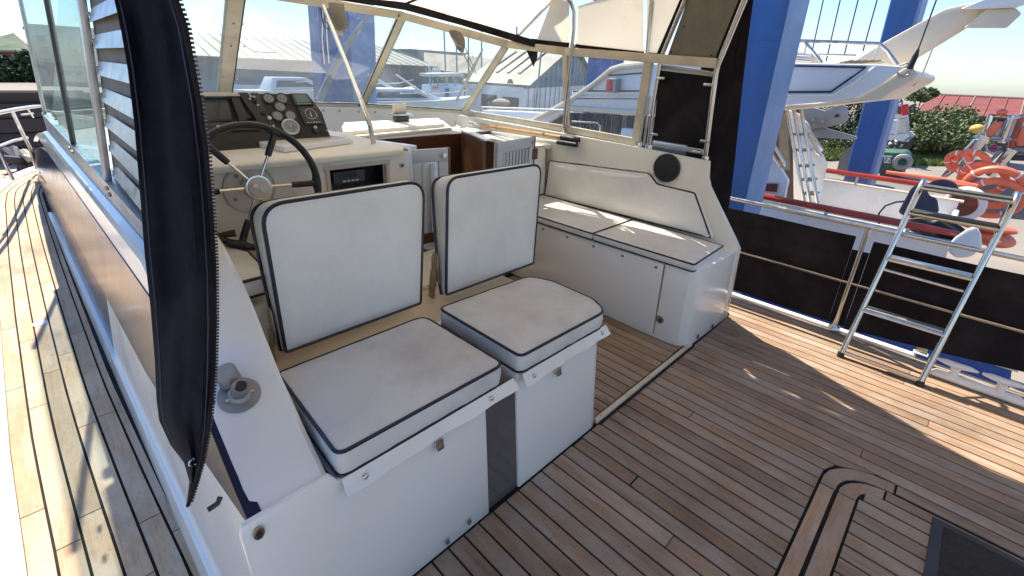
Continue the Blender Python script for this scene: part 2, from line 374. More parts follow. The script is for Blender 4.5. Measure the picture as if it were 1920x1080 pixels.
def text(s, size, parent, T, m, name='lettering', ext=.002):
    cu = bpy.data.curves.new('lt', 'FONT'); cu.body = s; cu.size = size; cu.extrude = ext; cu.align_x = 'CENTER'; cu.align_y = 'CENTER'
    o = bpy.data.objects.new('lt', cu); COL.objects.link(o); dg = bpy.context.evaluated_depsgraph_get(); dg.update()
    me = bpy.data.meshes.new_from_object(o.evaluated_get(dg)); bpy.data.objects.remove(o)
    mb = MB(); mb.add([T(v.co.x, v.co.y, v.co.z) for v in me.vertices], [tuple(p.vertices) for p in me.polygons])
    return mb.build(name, m, parent, smooth=False)

# ================================================================== ground
grd = MB(); grd.add([(-900, -300, -3), (900, -300, -3), (900, 1500, -3), (-900, 1500, -3)], [(0, 1, 2, 3)])
go = grd.build('ground', 'conc', kind='structure', smooth=False)

# ================================================================== cockpit deck
PITCH, X0 = .0676, .578-.0676*7         # seams at X0 + k*PITCH
deck = MB().box(.06, 3.42, -2.6, 4.2, -.06, -.0065).build('cockpit_deck', 'caulk', kind='structure', smooth=False)
hatch_box = (-3, 2.0, -1.6, .055)       # region of the hatch: x up to 2.136, y below .06
_pm = {}
def plank(x0, x1, y0, y1, parent, mat='teak', z=0.0):
    key = (round(x1-x0, 3), round(y1-y0, 2), mat)
    c = ((x0+x1)/2, (y0+y1)/2, z-.0035)
    if key in _pm: return twin(_pm[key], parent, c)
    o = MB().box(x0, x1, y0, y1, z-.007, z).build('plank', mat, parent, bevel=.0012, seg=1); _pm[key] = o; return o
OUT = [(-.5, .056), (1.911, .058), (1.97, .060), (2.02, .053), (2.062, .03), (2.095, -.005), (2.116, -.045), (2.128, -.09), (2.136, -.164)]
def out_y(x):                            # forward limit of the hatch surround at a given x
    for (a, b), (c, d) in zip(OUT, OUT[1:]):
        if a <= x <= c: return b+(d-b)*(x-a)/(c-a)
    return None
rows = int((3.30-X0)/PITCH)
for k in range(0, rows+1):
    xa, xb = X0+k*PITCH+.0036, X0+(k+1)*PITCH-.0036
    if xb > 3.35: break
    segs = []
    if xb <= 3.06: top = .868 if k*PITCH+X0 > .2 else .86
    else: top = 4.1
    if xb < 2.136:
        yl = min(out_y(xa) or .06, out_y(xb) if out_y(xb) is not None else -.164)-.0
        yl = max(yl, -.2)+.008
        # plank with its end cut along the curved surround
        ya, yb_ = out_y(xa)+.008, out_y(xb)+.008
        cuts = [top]+([top-random.uniform(.25, .55)] if random.random() < .15 else [])
        yt = cuts[0]
        if len(cuts) > 1: plank(xa, xb, cuts[1]+.0015, top, deck); yt = cuts[1]-.0015
        MB().hexa([(xa, ya, -.007), (xb, yb_, -.007), (xb, yt, -.007), (xa, yt, -.007), (xa, ya, 0), (xb, yb_, 0), (xb, yt, 0), (xa, yt, 0)]).build('plank', 'teak', deck, bevel=.0012, seg=1)
    else:
        ys = [top]; y = top-(random.uniform(.4, 2.4) if random.random() < .45 else 9)
        while y > -1.9: ys.append(round(y, 2)); y -= random.choice([1.9, 2.4])
        ys.append(-2.3)
        for a, b in zip(ys, ys[1:]): plank(xa, xb, b+.0012, a-.0012, deck)
# margin board and steel-capped toe rail, starboard
for a, b in ((-2.3, -.8), (-.8, .9), (.9, 2.6), (2.6, 4.1)): plank(3.355, 3.395, a+.001, b-.001, deck)
# planks forward of the threshold, between the seat lockers and the settee
for k in range(int((1.52-X0)/PITCH), int((2.47-X0)/PITCH)+1):
    xa, xb = X0+k*PITCH+.0036, X0+(k+1)*PITCH-.0036
    a = random.uniform(1.2, 2.0)
    plank(xa, xb, .91, round(a, 2)-.001, deck); plank(xa, xb, round(a, 2)+.001, 2.3, deck)
# hatch surround and lid (boards laid in the deck)
def bent(a_out, a_in, name='plank', m='teak_x'):
    mb = MB(); n = len(a_out)
    vs = [(p[0], p[1], 0) for p in a_out]+[(p[0], p[1], 0) for p in a_in]+[(p[0], p[1], -.007) for p in a_out]+[(p[0], p[1], -.007) for p in a_in]
    fs = []
    for i in range(n-1): fs += [(i, i+1, n+i+1, n+i), (2*n+i, 3*n+i, 3*n+i+1, 2*n+i+1), (i, 2*n+i, 2*n+i+1, i+1), (n+i, n+i+1, 3*n+i+1, 3*n+i)]
    fs += [(0, n, 3*n, 2*n), (n-1, 3*n-1, 4*n-1, 2*n-1)]
    mb.add(vs, fs); return mb.build(name, m, deck, bevel=.001, seg=1)
plank(.25, 1.0, .008, .056, deck, 'teak_x'); plank(1.003, 1.906, .008, .056, deck, 'teak_x')
bent([(1.913, .056), (1.965, .056), (2.012, .046), (2.052, .022), (2.083, -.01), (2.105, -.05), (2.12, -.095), (2.128, -.162)],
     [(1.913, .005), (1.95, .004), (1.978, -.003), (2.008, -.018), (2.033, -.04), (2.05, -.07), (2.06, -.1), (2.068, -.162)])
plank(2.0755, 2.1285, -2.0, -.170, deck)
hatch = thing('deck_hatch', 'rectangular teak-planked hatch lid with one rounded corner set in the cockpit deck', 'hatch', (1.3, -.6, 0))
def hplank(x0, x1, y0, y1, m='teak'):
    return MB().box(x0, x1, y0, y1, -.007, .0005).build('plank', m, hatch, bevel=.0012, seg=1)
hplank(.3, 1.2, -.064, -.006, 'teak_x'); hplank(1.203, 1.908, -.064, -.006, 'teak_x')
_d = deck
def bent2(a_out, a_in):
    global deck
    sv = deck; deck = hatch; o = bent(a_out, a_in); deck = sv; return o
bent2([(1.914, -.006), (1.94, -.007), (1.97, -.015), (2.0, -.032), (2.025, -.055), (2.042, -.08), (2.052, -.11), (2.058, -.137)],
      [(1.914, -.063), (1.93, -.064), (1.95, -.067), (1.968, -.073), (1.982, -.083), (1.992, -.096), (1.999, -.113), (2.001, -.137)])
hplank(2.008, 2.058, -1.3, -.144)
for k in range(0, 27):
    xb = 1.9985-k*PITCH; xa = xb-PITCH+.0082
    if xa < .3: break
    yt = -.0725 if xb < 1.95 else -.085
    sp = random.uniform(-.9, -.35)
    hplank(xa, xb, sp+.001, yt); hplank(xa, xb, -1.3, sp-.001)
# door mat lying on the hatch
matt = thing('door_mat', 'black bordered door mat lying on the hatch planks at the bottom right corner', 'door mat', (1.7, -.6, .001))
MB().box(1.2, 2.043, -1.05, -.284, .001, .006).build('border', 'blkm', matt, bevel=.002)
MB().box(1.24, 2.012, -1.01, -.317, .0065, .010).build('pile', 'mat_rub', matt, bevel=.002)
# threshold bar
th = thing('threshold_bar', 'pale worn metal bar screwed across the teak deck between seat locker and settee', 'threshold', (2.0, .89, 0))
MB().hexa([(1.51, .872, 0), (2.5, .868, 0), (2.5, .9, 0), (1.51, .905, 0), (1.512, .878, .012), (2.5, .874, .012), (2.5, .894, .012), (1.512, .899, .012)]).build('bar', 'frame', th, bevel=.003)
MB().box(1.515, 2.498, .858, .8665, .0005, .009).build('shadow_strip', 'caulk', th)  # black strip stands in for the shadow along the bar's aft edge
for x in (1.56, 1.78, 2.0, 2.22, 2.42): MB().cyl((x, .887, .0115), (x, .887, .0135), .0045, 8).build('screw', 'steeld', th)

# ================================================================== port side deck
INN = [(1.0, .05), (1.31, .044), (1.82, .011), (2.74, -.036), (4.34, -.078), (5.6, -.105), (6.6, -.118), (6.9, -.09), (7.1, .02), (7.3, .3), (7.8, 1.1)]
OUTP = [(-.6, -.30), (1.0, -.325), (1.69, -.351), (2.37, -.388), (3.84, -.432), (5.0, -.45), (5.8, -.448), (6.4, -.445), (6.78, -.42), (7.04, -.345), (7.23, -.265), (7.37, -.18), (7.51, -.08), (7.65, .12), (7.8, .5)]
def li(pts, y):
    if y <= pts[0][0]: a, b = pts[0], pts[1]
    elif y >= pts[-1][0]: a, b = pts[-2], pts[-1]
    else:
        for a, b in zip(pts, pts[1:]):
            if a[0] <= y <= b[0]: break
    return a[1]+(b[1]-a[1])*(y-a[0])/(b[0]-a[0])
def shz(y): return max(0, y-3.2)**2*.0135
INN[0] = (-.6, .075)
sd = MB()
ys = [-.6+.2*i for i in range(35)]+[6.3+.06*i for i in range(25)]
sd.rings([[(li(OUTP, y)-.02, y, shz(y)-.0065), (li(INN, y)+.08, y, shz(y)-.0065), (li(INN, y)+.08, y, shz(y)-.07), (li(OUTP, y)-.02, y, shz(y)-.07)] for y in ys])
sdeck = sd.build('side_deck', 'caulk', kind='structure', smooth=False)
fr = [0, .085]+[.085+.183*i for i in range(1, 6)]
def sx(f, y): return li(INN, y)+(li(OUTP, y)-li(INN, y))*f
for r in range(6):
    fa, fb = fr[r], fr[r+1]; y = -.6+random.uniform(0, .9)
    starts = [-.6]
    while y < 7.2:
        starts.append(y); y += random.choice([.75, .95, 1.15, 1.3])
    starts.append(7.72)
    for a, b in zip(starts, starts[1:]):
        a += .0025; b -= .0025; n = max(2, int((b-a)/(.2 if b < 6.2 else .05))); rs = []
        for i in range(n+1):
            yy = a+(b-a)*i/n; xo, xi = sx(fb, yy)+.004, sx(fa, yy)-.004; z = shz(yy)
            rs.append([(xo, yy, z), (xi, yy, z), (xi, yy, z-.008), (xo, yy, z-.008)])
        MB().rings(rs).build('plank', 'teak_side', sdeck, smooth=False)
# deck filler plate
tag(MB().cyl(at(75, 607, 2, .001), tuple(Vector(at(75, 607, 2, .001))+Vector((0, 0, .004))), .035, 24).build('deck_filler_cap', 'white'), 'round white filler cap set in the sunlit side deck planks', 'filler cap')

# ================================================================== own boat
boat = thing('motor_cruiser', 'white motor cruiser with navy cabin side whose cockpit fills the view', 'boat', (1.55, 1.5, 0))
# hull
hs = []
for y, xl, xr in ((-3.2, -.40, 3.42), (-1, -.44, 3.43), (1, -.45, 3.435), (3.8, -.55, 3.5), (5.5, -.56, 3.5), (6.6, -.48, 3.4), (7.4, -.33, 3.2), (8.2, .1, 2.8), (9.2, 1.2, 1.9)):
    z = shz(y) if y > 0 else 0
    z -= .09 if y > 2 else 0
    hs.append([(xl+.005, y, z-.012), (xl+.08, y, -.9), (xl+.5, y, -1.7), (1.55, y, -2.1), (xr-.5, y, -1.7), (xr-.08, y, -.9), (xr-.005, y, z-.012)])
MB().rings(hs).build('hull', 'gel', boat)
MB().hexa([(.1, 4.0, -.3), (3.5, 4.0, -.3), (3.0, 7.2, -.3), (.6, 7.2, -.3), (.1, 4.0, -.09), (3.5, 4.0, -.09), (3.0, 7.2, -.05), (.6, 7.2, -.05)]).build('foredeck', 'gel', boat)
# toe rails
rs = []
for y in ys:
    x = li(OUTP, y); z = shz(y); rs.append([(x-.13, y, z-.08), (x-.12, y, z+.012), (x-.085, y, z+.032), (x-.03, y, z+.032), (x+.002, y, z+.01), (x+.002, y, z-.02)])
MB().rings(rs).build('toe_rail', 'white', boat)
MB().rings([[(3.397, y, -.02), (3.397, y, .012), (3.405, y, .020), (3.425, y, .020), (3.432, y, .01), (3.432, y, -.06)] for y in (-.1, 1, 3, 4.2)]).build('toe_rail', 'white', boat)
# cabin side, port
def cbx(y, z): return .045-.0335*(y-1.3)+.12*z
prof = [(.892, .565), (1.0, .605), (1.2, .69), (1.32, .775), (1.45, .88), (1.6, .965), (1.75, .995), (4.4, 1.06)]
def nz(y): return float(np.interp(y, [.89, 1.25, 1.9], [.556, .50, .42]))
def side_strip(name, m, z0, z1, y0, y1, off=0.0, th=.02, zt=None):
    rs = []; n = int((y1-y0)/.07)+2
    for i in range(n):
        y = y0+(y1-y0)*i/(n-1); s = 0 if y < 4.6 else (y-4.6)
        a, b = z0, z1
        if zt == 'lo': b = nz(y)-.003
        if zt == 'hi': a = nz(y)
        if y < 1.9: b = min(b, float(np.interp(y, [p_[0] for p_ in prof], [p_[1] for p_ in prof]))-.002)
        if s > 0:
            b = z1-(z1-.1)*min(1, s/3.2)**2*.75; a = min(z0, b-.01)
        a2 = max(a, shz(y)-.02)
        if b-a2 < .012: b = a2+.012
        rs.append([(cbx(y, a2)-off, y, a2), (cbx(y, b)-off, y, b), (cbx(y, b)-off+th, y, b), (cbx(y, a2)-off+th, y, a2)])
    return MB().rings(rs).build(name, m, boat, angle=25)
side_strip('plinth', 'gel', -.02, .10, .90, 7.2, .016, .05)
side_strip('side_moulding', 'gel', .10, .42, .884, 2.75, .003, .03, 'lo')
side_strip('side_moulding', 'navy', .10, .42, 2.76, 7.2, -.004, .03)
side_strip('side_moulding', 'navy', .423, .80, .893, 7.2, .005, .03, 'hi')
side_strip('side_moulding', 'gel', .803, .93, 1.6, 6.6, .002, .03)
MB().rings([[(cbx(y, .95)+.03+.03*math.cos(a)-.03, y, (.955 if y > 1.6 else .955-(1.6-y)*.5)+.028*math.sin(a)) for a in [2*PI*k/8 for k in range(8)]] for y in (1.42, 1.6, 2, 3, 4, 4.7)]).build('moulding_lip', 'gel', boat)
# coaming wedge, port
prof = [(.892, .565), (1.0, .605), (1.2, .69), (1.32, .775), (1.45, .88), (1.6, .965), (1.75, .995), (4.4, 1.06)]
def coaming(mirror):
    L = []
    yy_ = [.892+.05*i for i in range(22)]+[2.4, 3.2, 4.4]
    for y, z in [(q, float(np.interp(q, [a[0] for a in prof], [a[1] for a in prof]))) for q in yy_]:
        if not mirror: xo, xi = cbx(y, z)+.0, .3+.03*min(1, (y-.88)/.5)
        L.append([(xo, y, 0 if y < 2 else .5), (xo, y, z-.012), (xo+.012, y, z), (xi-.012, y, z+.008), (xi, y, z-.004), (xi, y, .02)])
    return MB().rings(L)
coaming(False).build('coaming', 'gel', boat, angle=40)
# fuel filler on the coaming
ff = thing('filler_cap', 'open round metal filler with its knurled grey cap tipped beside it on the white coaming', 'filler', (.235, 1.19, .69))
up = Vector((-.03, -.42, .9)).normalized(); c0 = Vector(at(449, 741, 0, .232)); c0 = Vector((.228, 1.245, .712))
def surf_z(x, y): return np.interp(y, [p[0] for p in prof], [p[1] for p in prof])+.006
def onc(px, py):
    d = RW@np.array([px-CX, py-CY, FOC])
    for k in range(4000):
        p = CAM+d*(k*.0000006+.0004)
        if p[2] <= surf_z(p[0], p[1]): return Vector(p)
c0 = onc(449, 741)
MB().cyl(c0-up*.004, c0+up*.005, .050, 30).build('flange', 'gmetal', ff)
MB().cyl(c0+up*.004, c0+up*.018, .030, 24, .024).build('collar', 'alu', ff)
MB().cyl(c0+up*.010, c0+up*.042+Vector((.004, -.004, .002)), .021, 20).build('spout', 'gmetal', ff)
MB().cyl(c0+up*.0425+Vector((.004, -.004, .002)), c0+up*.0435+Vector((.004, -.004, .002)), .015, 20).build('bore', 'blk', ff)
k0 = onc(436, 722)+Vector((0, 0, .004)); kd = Vector((-.22, .15, .95)).normalized()
mb = MB(); nn = 26; rs = []
for h in (0, .004, .046, .052):
    rr = [.027*(1 if 0 < h < .05 else .88)*(1.0 if (k % 2 or h in (0, .052)) else .93) for k in range(nn)]
    uu = kd.orthogonal().normalized(); vv = kd.cross(uu)
    rs.append([tuple(k0+kd*h+uu*rr[k]*math.cos(2*PI*k/nn)+vv*rr[k]*math.sin(2*PI*k/nn)) for k in range(nn)])
mb.rings(rs).build('cap', 'gmetal', ff, angle=60)
for sgn in (-1, 1): MB().cyl(c0+up*.004+Vector((.03*sgn, -.008, 0)), c0+up*.0062+Vector((.03*sgn, -.008, 0)), .0045, 8).build('screw', 'steel', ff)

# ---------------------------------------------------------------- seat lockers
def locker(name, label, x0, x1, x0b, x1b, latchx, hz=.53, left=None):
    t = thing(name, label, 'locker', ((x0+x1)/2, 1.1, 0), 'cockpit seat lockers')
    fl = [(x0b, .878, -.004), (x1b, .878, -.004), (x1b, 1.3, -.004), (x0b, 1.3, -.004)]; tp = [(x0, .876, hz), (x1, .876, hz), (x1, 1.3, hz), (x0, 1.3, hz)]
    MB().loft(fl, tp).build('box', 'gel', t, bevel=.012, seg=3)
    return t
lk1 = thing('seat_locker', 'larger white cockpit seat locker merging with the coaming beside the side deck', 'locker', (.5, 1.1, 0), 'cockpit seat lockers')
poly = [(.112, -.004), (.838, -.004), (.808, .525), (.32, .545), (.30, .578), (.108, .572), (.1, .55)]
MB().prism(poly, 1, .875, .892).build('front_panel', 'gel', lk1, bevel=.005, seg=2)
MB().loft([(.32, .893, 0), (.835, .893, 0), (.835, 1.32, 0), (.32, 1.32, 0)], [(.32, .893, .528), (.806, .893, .528), (.806, 1.32, .528), (.32, 1.32, .528)]).build('box', 'gel', lk1)
lk2 = thing('seat_locker', 'smaller white cockpit seat locker nearest the settee, beyond the dark glossy gap', 'locker', (1.22, 1.1, 0), 'cockpit seat lockers')
MB().loft([(p[0], p[1], -.004) for p in rpoly([(.993, .876), (1.512, .876), (1.52, 1.34), (.993, 1.34)], [.01, .05, .02, .01])],
          [(p[0], p[1], .552) for p in rpoly([(.948, .876), (1.452, .876), (1.47, 1.34), (.948, 1.34)], [.01, .06, .02, .01])]).build('box', 'gel', lk2, bevel=.01, seg=3, angle=30)
for t, x, z in ((lk1, .617, .478), (lk2, 1.165, .470)):
    MB().box(x-.014, x+.014, .862, .875, z-.016, z+.010).build('latch', 'steel', t, bevel=.002)
    MB().box(x-.012, x+.012, .856, .862, z-.020, z-.006).build('latch_tongue', 'steeld', t, bevel=.002)
def clip(px, py, par, axis=1, val=.872):
    p = Vector(at(px, py, axis, val))
    MB().slab([p+Vector((-.005, 0, -.012)), p+Vector((.007, 0, -.012)), p+Vector((.008, 0, -.004)), p+Vector((.004, 0, .012)), p+Vector((-.004, 0, .010))], (0, -.006, 0)).build('clip', 'steeld', par)
clip(838, 1014, lk1); clip(879, 977, lk1); clip(1114, 788, lk2)
p = at(485, 999, 1, .872)
MB().slab([(p[0]+.012*math.cos(a), .874, p[2]+.018*math.sin(a)) for a in [2*PI*k/14 for k in range(14)]], (0, -.006, 0)).build('fitting', 'steeld', lk1, bevel=.002)
MB().slab([(p[0]+.006*math.cos(a), .868, p[2]+.009*math.sin(a)) for a in [2*PI*k/12 for k in range(12)]], (0, -.002, 0)).build('fitting_hole', 'blk', lk1)
gp = thing('gap_panel', 'smoked glossy panel reflecting the planks between the two seat lockers', 'panel', (.91, .886, 0))
MB().hexa([(.83, .886, 0), (.998, .886, 0), (.998, .893, 0), (.83, .893, 0), (.80, .886, .52), (.952, .886, .52), (.952, .893, .52), (.80, .893, .52)]).build('sheet', 'smoke', gp)
for x, z in ((.985, .05), (.972, .2), (.962, .34), (.953, .47), (.842, .3), (.85, .14)): MB().cyl((x-.004, .8855, z), (x-.004, .883, z), .003, 8).build('screw', 'steel', gp)

# seat cushions
def Tz(z0):
    return lambda x, y, h: (x, y, z0+h)
cu1 = thing('seat_cushion', 'wide worn off-white cushion with navy piping on the larger locker', 'cushion', (.6, 1.09, .56), 'cockpit seat cushions')
pad(cu1, rpoly([(.322, .872), (.884, .872), (.872, 1.30), (.336, 1.30)], [.03, .035, .05, .02]), Tz(.548), .082, .014, .016, 'vinylw', name='cover', pr=.0055)
cu2 = thing('seat_cushion', 'smaller worn off-white cushion with rounded outer corners on the locker nearest the settee', 'cushion', (1.2, 1.08, .56), 'cockpit seat cushions')
pad(cu2, rpoly([(.948, .862), (1.43, .855), (1.482, .95), (1.485, 1.18), (1.44, 1.29), (.945, 1.31)], [.03, .07, .1, .1, .07, .03]), Tz(.556), .076, .014, .018, 'vinylw', name='cover', pr=.0055)
def flap(t, xs, z, y, drop=.038):
    n = 22; top = []; bot = []
    for i in range(n+1):
        u = i/n; x = xs[0]+(xs[1]-xs[0])*u; wv = .004*math.sin(u*9+1)+.003*math.sin(u*21)
        top.append((x, y, z)); bot.append((x+(.012 if u > .9 else 0), y-.020-wv, z-drop-.004*math.sin(u*6)))
    mb = MB(); vs = top+bot; N1 = n+1
    vs += [(a, b+.003, c-.001) for a, b, c in vs]
    fs = []
    for i in range(n): fs += [(i, i+1, N1+i+1, N1+i), (2*N1+i, 3*N1+i, 3*N1+i+1, 2*N1+i+1), (N1+i, N1+i+1, 3*N1+i+1, 3*N1+i)]
    fs += [(0, N1, 3*N1, 2*N1), (n, 3*N1-1-0, 4*N1-1, 2*N1-1)]
    mb.add(vs, fs); mb.build('flap', 'vinyl', t)
    return top, bot
for t, xs, z, y, sn in ((cu1, (.325, .925), .553, .868, (.13, .83)), (cu2, (.955, 1.445), .560, .856, (.1, .93))):
    tp, bt = flap(t, xs, z, y)
    for u in sn:
        i = int(u*22); a = (Vector(tp[i])+Vector(bt[i]))/2+Vector((0, -.001, 0))
        MB().ball(a, (.0085, .006, .0085), 12, 6).build('snap', 'steel', t)

# tan moulding between lockers and helm seats
hp = thing('helm_platform', 'tan moulded ledge behind the seat cushions below the backrests', 'platform', (.9, 1.6, 0))
MB().box(.335, 1.49, 1.325, 1.62, .0, .545).build('ledge', 'tan', hp, bevel=.01)
MB().box(.335, 1.0, 1.625, 1.99, .0, .70).build('seat_base', 'gelc', hp, bevel=.01)
MB().box(1.08, 1.49, 1.625, 1.99, .0, .56).build('seat_base', 'gelc', hp, bevel=.01)
# helm seat cushion
# ---------------------------------------------------------------- backrests
def backrest(label, xl0, xr0, xl1, xr1, yb, yt, zb, zt, rr, dx):
    t = thing('helm_chair', label, 'helm chair', ((xl0+xr0)/2, yb, zb), 'helm chairs')
    W = Vector((0, yt-yb, zt-zb)); H = W.length; v = W.normalized(); u = Vector((1, 0, 0)); n = -u.cross(v)   # n points forward (+y)
    if n.y < 0: n = -n
    o = Vector((0, yb, zb))
    poly = densify(rpoly([(xl0, 0), (xr0, 0), (xr1, H), (xl1, H)], [.012, .012, rr, rr*1.1], 7), .03)
    m = MB(); L = []
    def TT(x, s, d): return tuple(o+u*x+v*s+n*d)
    def thk(s): return .030+.085*min(1, max(0, s/H))**.7
    c = (sum(p[0] for p in poly)/len(poly), sum(p[1] for p in poly)/len(poly))
    for q in (.03, .5, .85): L.append([TT(c[0]+(p[0]-c[0])*q, c[1]+(p[1]-c[1])*q, -.003*(1-q)) for p in poly])
    L.append([TT(p[0], p[1], 0) for p in inset(poly, .008)])
    L.append([TT(p[0], p[1], .006) for p in poly])
    L.append([TT(p[0], p[1], thk(p[1])*.35) for p in inset(poly, -.003)])
    L.append([TT(p[0]-dx*.5, p[1]-.002, thk(p[1])*.75) for p in inset(poly, .004)])
    L.append([TT(p[0]-dx, p[1]-.010, thk(p[1])) for p in inset(poly, .014)])
    for q in (.85, .5, .03): L.append([TT(c[0]+(p[0]-c[0])*q-dx, c[1]+(p[1]-c[1])*q, thk(p[1])*1.0+.012*(1-q)) for p in poly])
    m.rings(L); m.build('backrest', 'vinyl', t, angle=60)
    MB().tube([TT(p[0], p[1], .003) for p in inset(poly, .002)], .0065, 6, True).build('piping', 'pipe', t)
    MB().tube([TT(p[0]-dx*.95, p[1]-.006, thk(p[1])*.93) for p in inset(poly, .006)], .0055, 6, True).build('piping', 'pipe', t)
    return t, TT, H
bk1, T1, H1 = backrest('left helm chair with off-white vinyl backrest and navy piping, nearest the hanging curtain', .408, .948, .418, 1.012, 1.43, 1.47, .600, 1.098, .07, .012)
bk2, T2, H2 = backrest('right helm chair with off-white vinyl backrest and navy piping, nearer the settee', 1.098, 1.668, 1.150, 1.735, 1.46, 1.505, .575, 1.082, .06, .012)
def bracket(t, TT, x, s0, side):
    mb = MB(); pl = [(-.0, s0-.02), (.0, s0+.10)]
    a = [TT(x, s0-.05, .02), TT(x, s0-.01, .075), TT(x, s0+.07, .065), TT(x, s0+.10, .045), TT(x, s0+.09, .02)]
    mb.slab(a, (side*.004, 0, 0)); mb.build('hinge_plate', 'steeld', t, bevel=.001)
    for s, d in ((s0+.0, .04), (s0+.04, .045), (s0+.075, .045)):
        p = Vector(TT(x, s, d)); MB().cyl(p, p+Vector((side*.008, 0, 0)), .006, 8).build('bolt', 'steeld', t)
    a = Vector(TT(x, s0-.02, .05)); b = a+Vector((side*.01, .02, -.16))
    MB().slab([a+Vector((side*.005, -.02, .03)), a+Vector((side*.005, .025, .03)), b+Vector((0, .03, 0)), b+Vector((0, -.01, 0))], (side*.004, 0, 0)).build('hinge_arm', 'steeld', t)
    for k in range(3):
        q = a.lerp(b, .45+.22*k)+Vector((side*.006, .01, 0)); MB().cyl(q, q+Vector((side*.006, 0, 0)), .006, 8).build('bolt', 'steeld', t)
pad(bk1, rpoly([(.335, 1.62), (.46, 1.62), (.475, 1.9), (.42, 2.03), (.335, 2.03)], .03), Tz(.735), .075, .018, .012, 'vinyl', name='seat')
bracket(bk1, T1, .398, .06, -1); bracket(bk2, T2, 1.085, .10, -1)

# ---------------------------------------------------------------- settee
st = thing('settee', 'built-in settee with curved white base, round catch and stepped off-white back pad', 'settee', (2.7, 1.6, 0))
fp = [(2.412, 2.5), (2.405, 1.08), (2.405, 1.0), (2.42, .935), (2.455, .895), (2.52, .878), (2.9, .872), (3.045, .870), (3.05, 2.5)]
tp = [(2.392, 2.5), (2.388, 1.08), (2.39, 1.0), (2.402, .935), (2.44, .895), (2.51, .880), (2.8, .876), (2.936, .875), (2.95, 2.5)]
MB().loft([(p[0], p[1], 0) for p in fp], [(p[0], p[1], .512) for p in tp]).build('base', 'gel', st, bevel=.006, angle=28)
MB().hexa([(2.404, 1.09, .03), (2.4095, 1.09, .03), (2.409, 2.5, .03), (2.404, 2.5, .03), (2.382, 1.085, .495), (2.3885, 1.085, .495), (2.3925, 2.5, .495), (2.386, 2.5, .495)]).build('front_panel', 'gel', st, bevel=.002)
MB().hexa([(2.4035, 1.083, .02), (2.407, 1.083, .02), (2.407, 1.088, .02), (2.4035, 1.088, .02), (2.3815, 1.078, .50), (2.385, 1.078, .50), (2.385, 1.083, .50), (2.3815, 1.083, .50)]).build('door_seam', 'steeld', st)
for y in (2.02, 1.8, 1.58, 1.36, 1.13): MB().cyl((2.387, y, .465), (2.3800, y, .465), .0085, 8).build('screw', 'steeld', st)
q = at(1237, 599, 0, 2.398)
MB().cyl((2.404, q[1], q[2]), (2.394, q[1], q[2]), .024, 20).build('catch', 'steeld', st)
MB().cyl((2.3945, q[1]-.004, q[2]), (2.392, q[1]-.004, q[2]), .007, 12).build('catch_pin', 'blk', st)
for px, py in ((1308, 631), (1335, 612), (1365, 590)):
    p = Vector(at(px, py, 1, .87)); MB().slab([p+Vector((-.010, 0, -.010)), p+Vector((.010, 0, -.010)), p+Vector((.004, 0, .016)), p+Vector((-.004, 0, .012))], (0, -.006, 0)).build('clip', 'blkm', st)
sc1 = thing('settee_cushion', 'forward flat settee seat cushion, off-white with navy piping', 'cushion', (2.6, 2.0, .51), 'settee seat cushions')
pad(sc1, rpoly([(2.372, 1.592), (2.86, 1.592), (2.87, 2.46), (2.372, 2.46)], .015), Tz(.503), .05, .012, .012, 'vinyl', name='cover', pr=.0055)
sc2 = thing('settee_cushion', 'aft flat settee seat cushion, off-white with navy piping, at the open end', 'cushion', (2.6, 1.25, .51), 'settee seat cushions')
pad(sc2, rpoly([(2.385, .912), (2.835, .93), (2.86, 1.585), (2.372, 1.585)], .015), Tz(.503), .05, .012, .012, 'vinyl', name='cover', pr=.0055)
sb = st
pad(sb, rpoly([(1.025, .562), (2.44, .548), (2.425, .845), (1.53, .898), (1.455, .835), (1.19, .828)], [.01, .01, .03, .07, .05, .03]),
    lambda y, z, h: (2.925-h*1.0+.04*(z-.55), y, z), .062, .022, .016, 'vinyl', name='backrest', pr=.006, piping=(1, 0))
ae = st
ax0 = at(930, 266, 1, 2.46)
pad(ae, rpoly([(2.36, .555), (2.90, .555), (2.865, .955), (2.36, .965)], [.01, .01, .05, .05]), lambda x, z, h: (x, 2.50-h, z), .05, .014, .008, 'vinyl', name='end_pad', piping=(1, 0))

# starboard coaming and cabin side
def sbx(y, z): return 3.055+.0335*(y-1.3)-.12*z
pr = [(.872, 0), (.872, .515), (.90, .56), (1.02, .73), (1.12, .875), (1.14, .93), (1.15, 1.030), (1.64, 1.045), (2.5, 1.065), (3.7, 1.09), (4.3, 1.11), (4.3, 0)]
inn = [(2.94-.0*z if z < .5 else 2.935-.02*(z-.5), y, z) for y, z in pr]
oun = [(sbx(y, z), y, z) for y, z in pr]
inn2 = [(2.928, y, z) for y, z in pr]
MB().loft(inn2, oun).build('coaming', 'gelc', boat, bevel=.008, seg=2, angle=28)
# speaker
sp = thing('speaker', 'round black loudspeaker grille in the white coaming above the settee back', 'speaker', (2.92, 1.45, .94))
pc = Vector(at(1250, 315, 0, 2.918)); rs = []
for r, dxx in ((.094, .008), (.094, -.004), (.088, -.009), (.07, -.009), (.04, -.011), (.004, -.012)):
    rs.append([(pc.x+dxx, pc.y+r*math.cos(2*PI*k/40), pc.z+r*math.sin(2*PI*k/40)) for k in range(40)])
MB().rings(rs).build('grille', 'blk', sp)
MB().torus((pc.x-.006, pc.y, pc.z), (1, 0, 0), .09, .004, 40, 6).build('rim', 'blkm', sp)

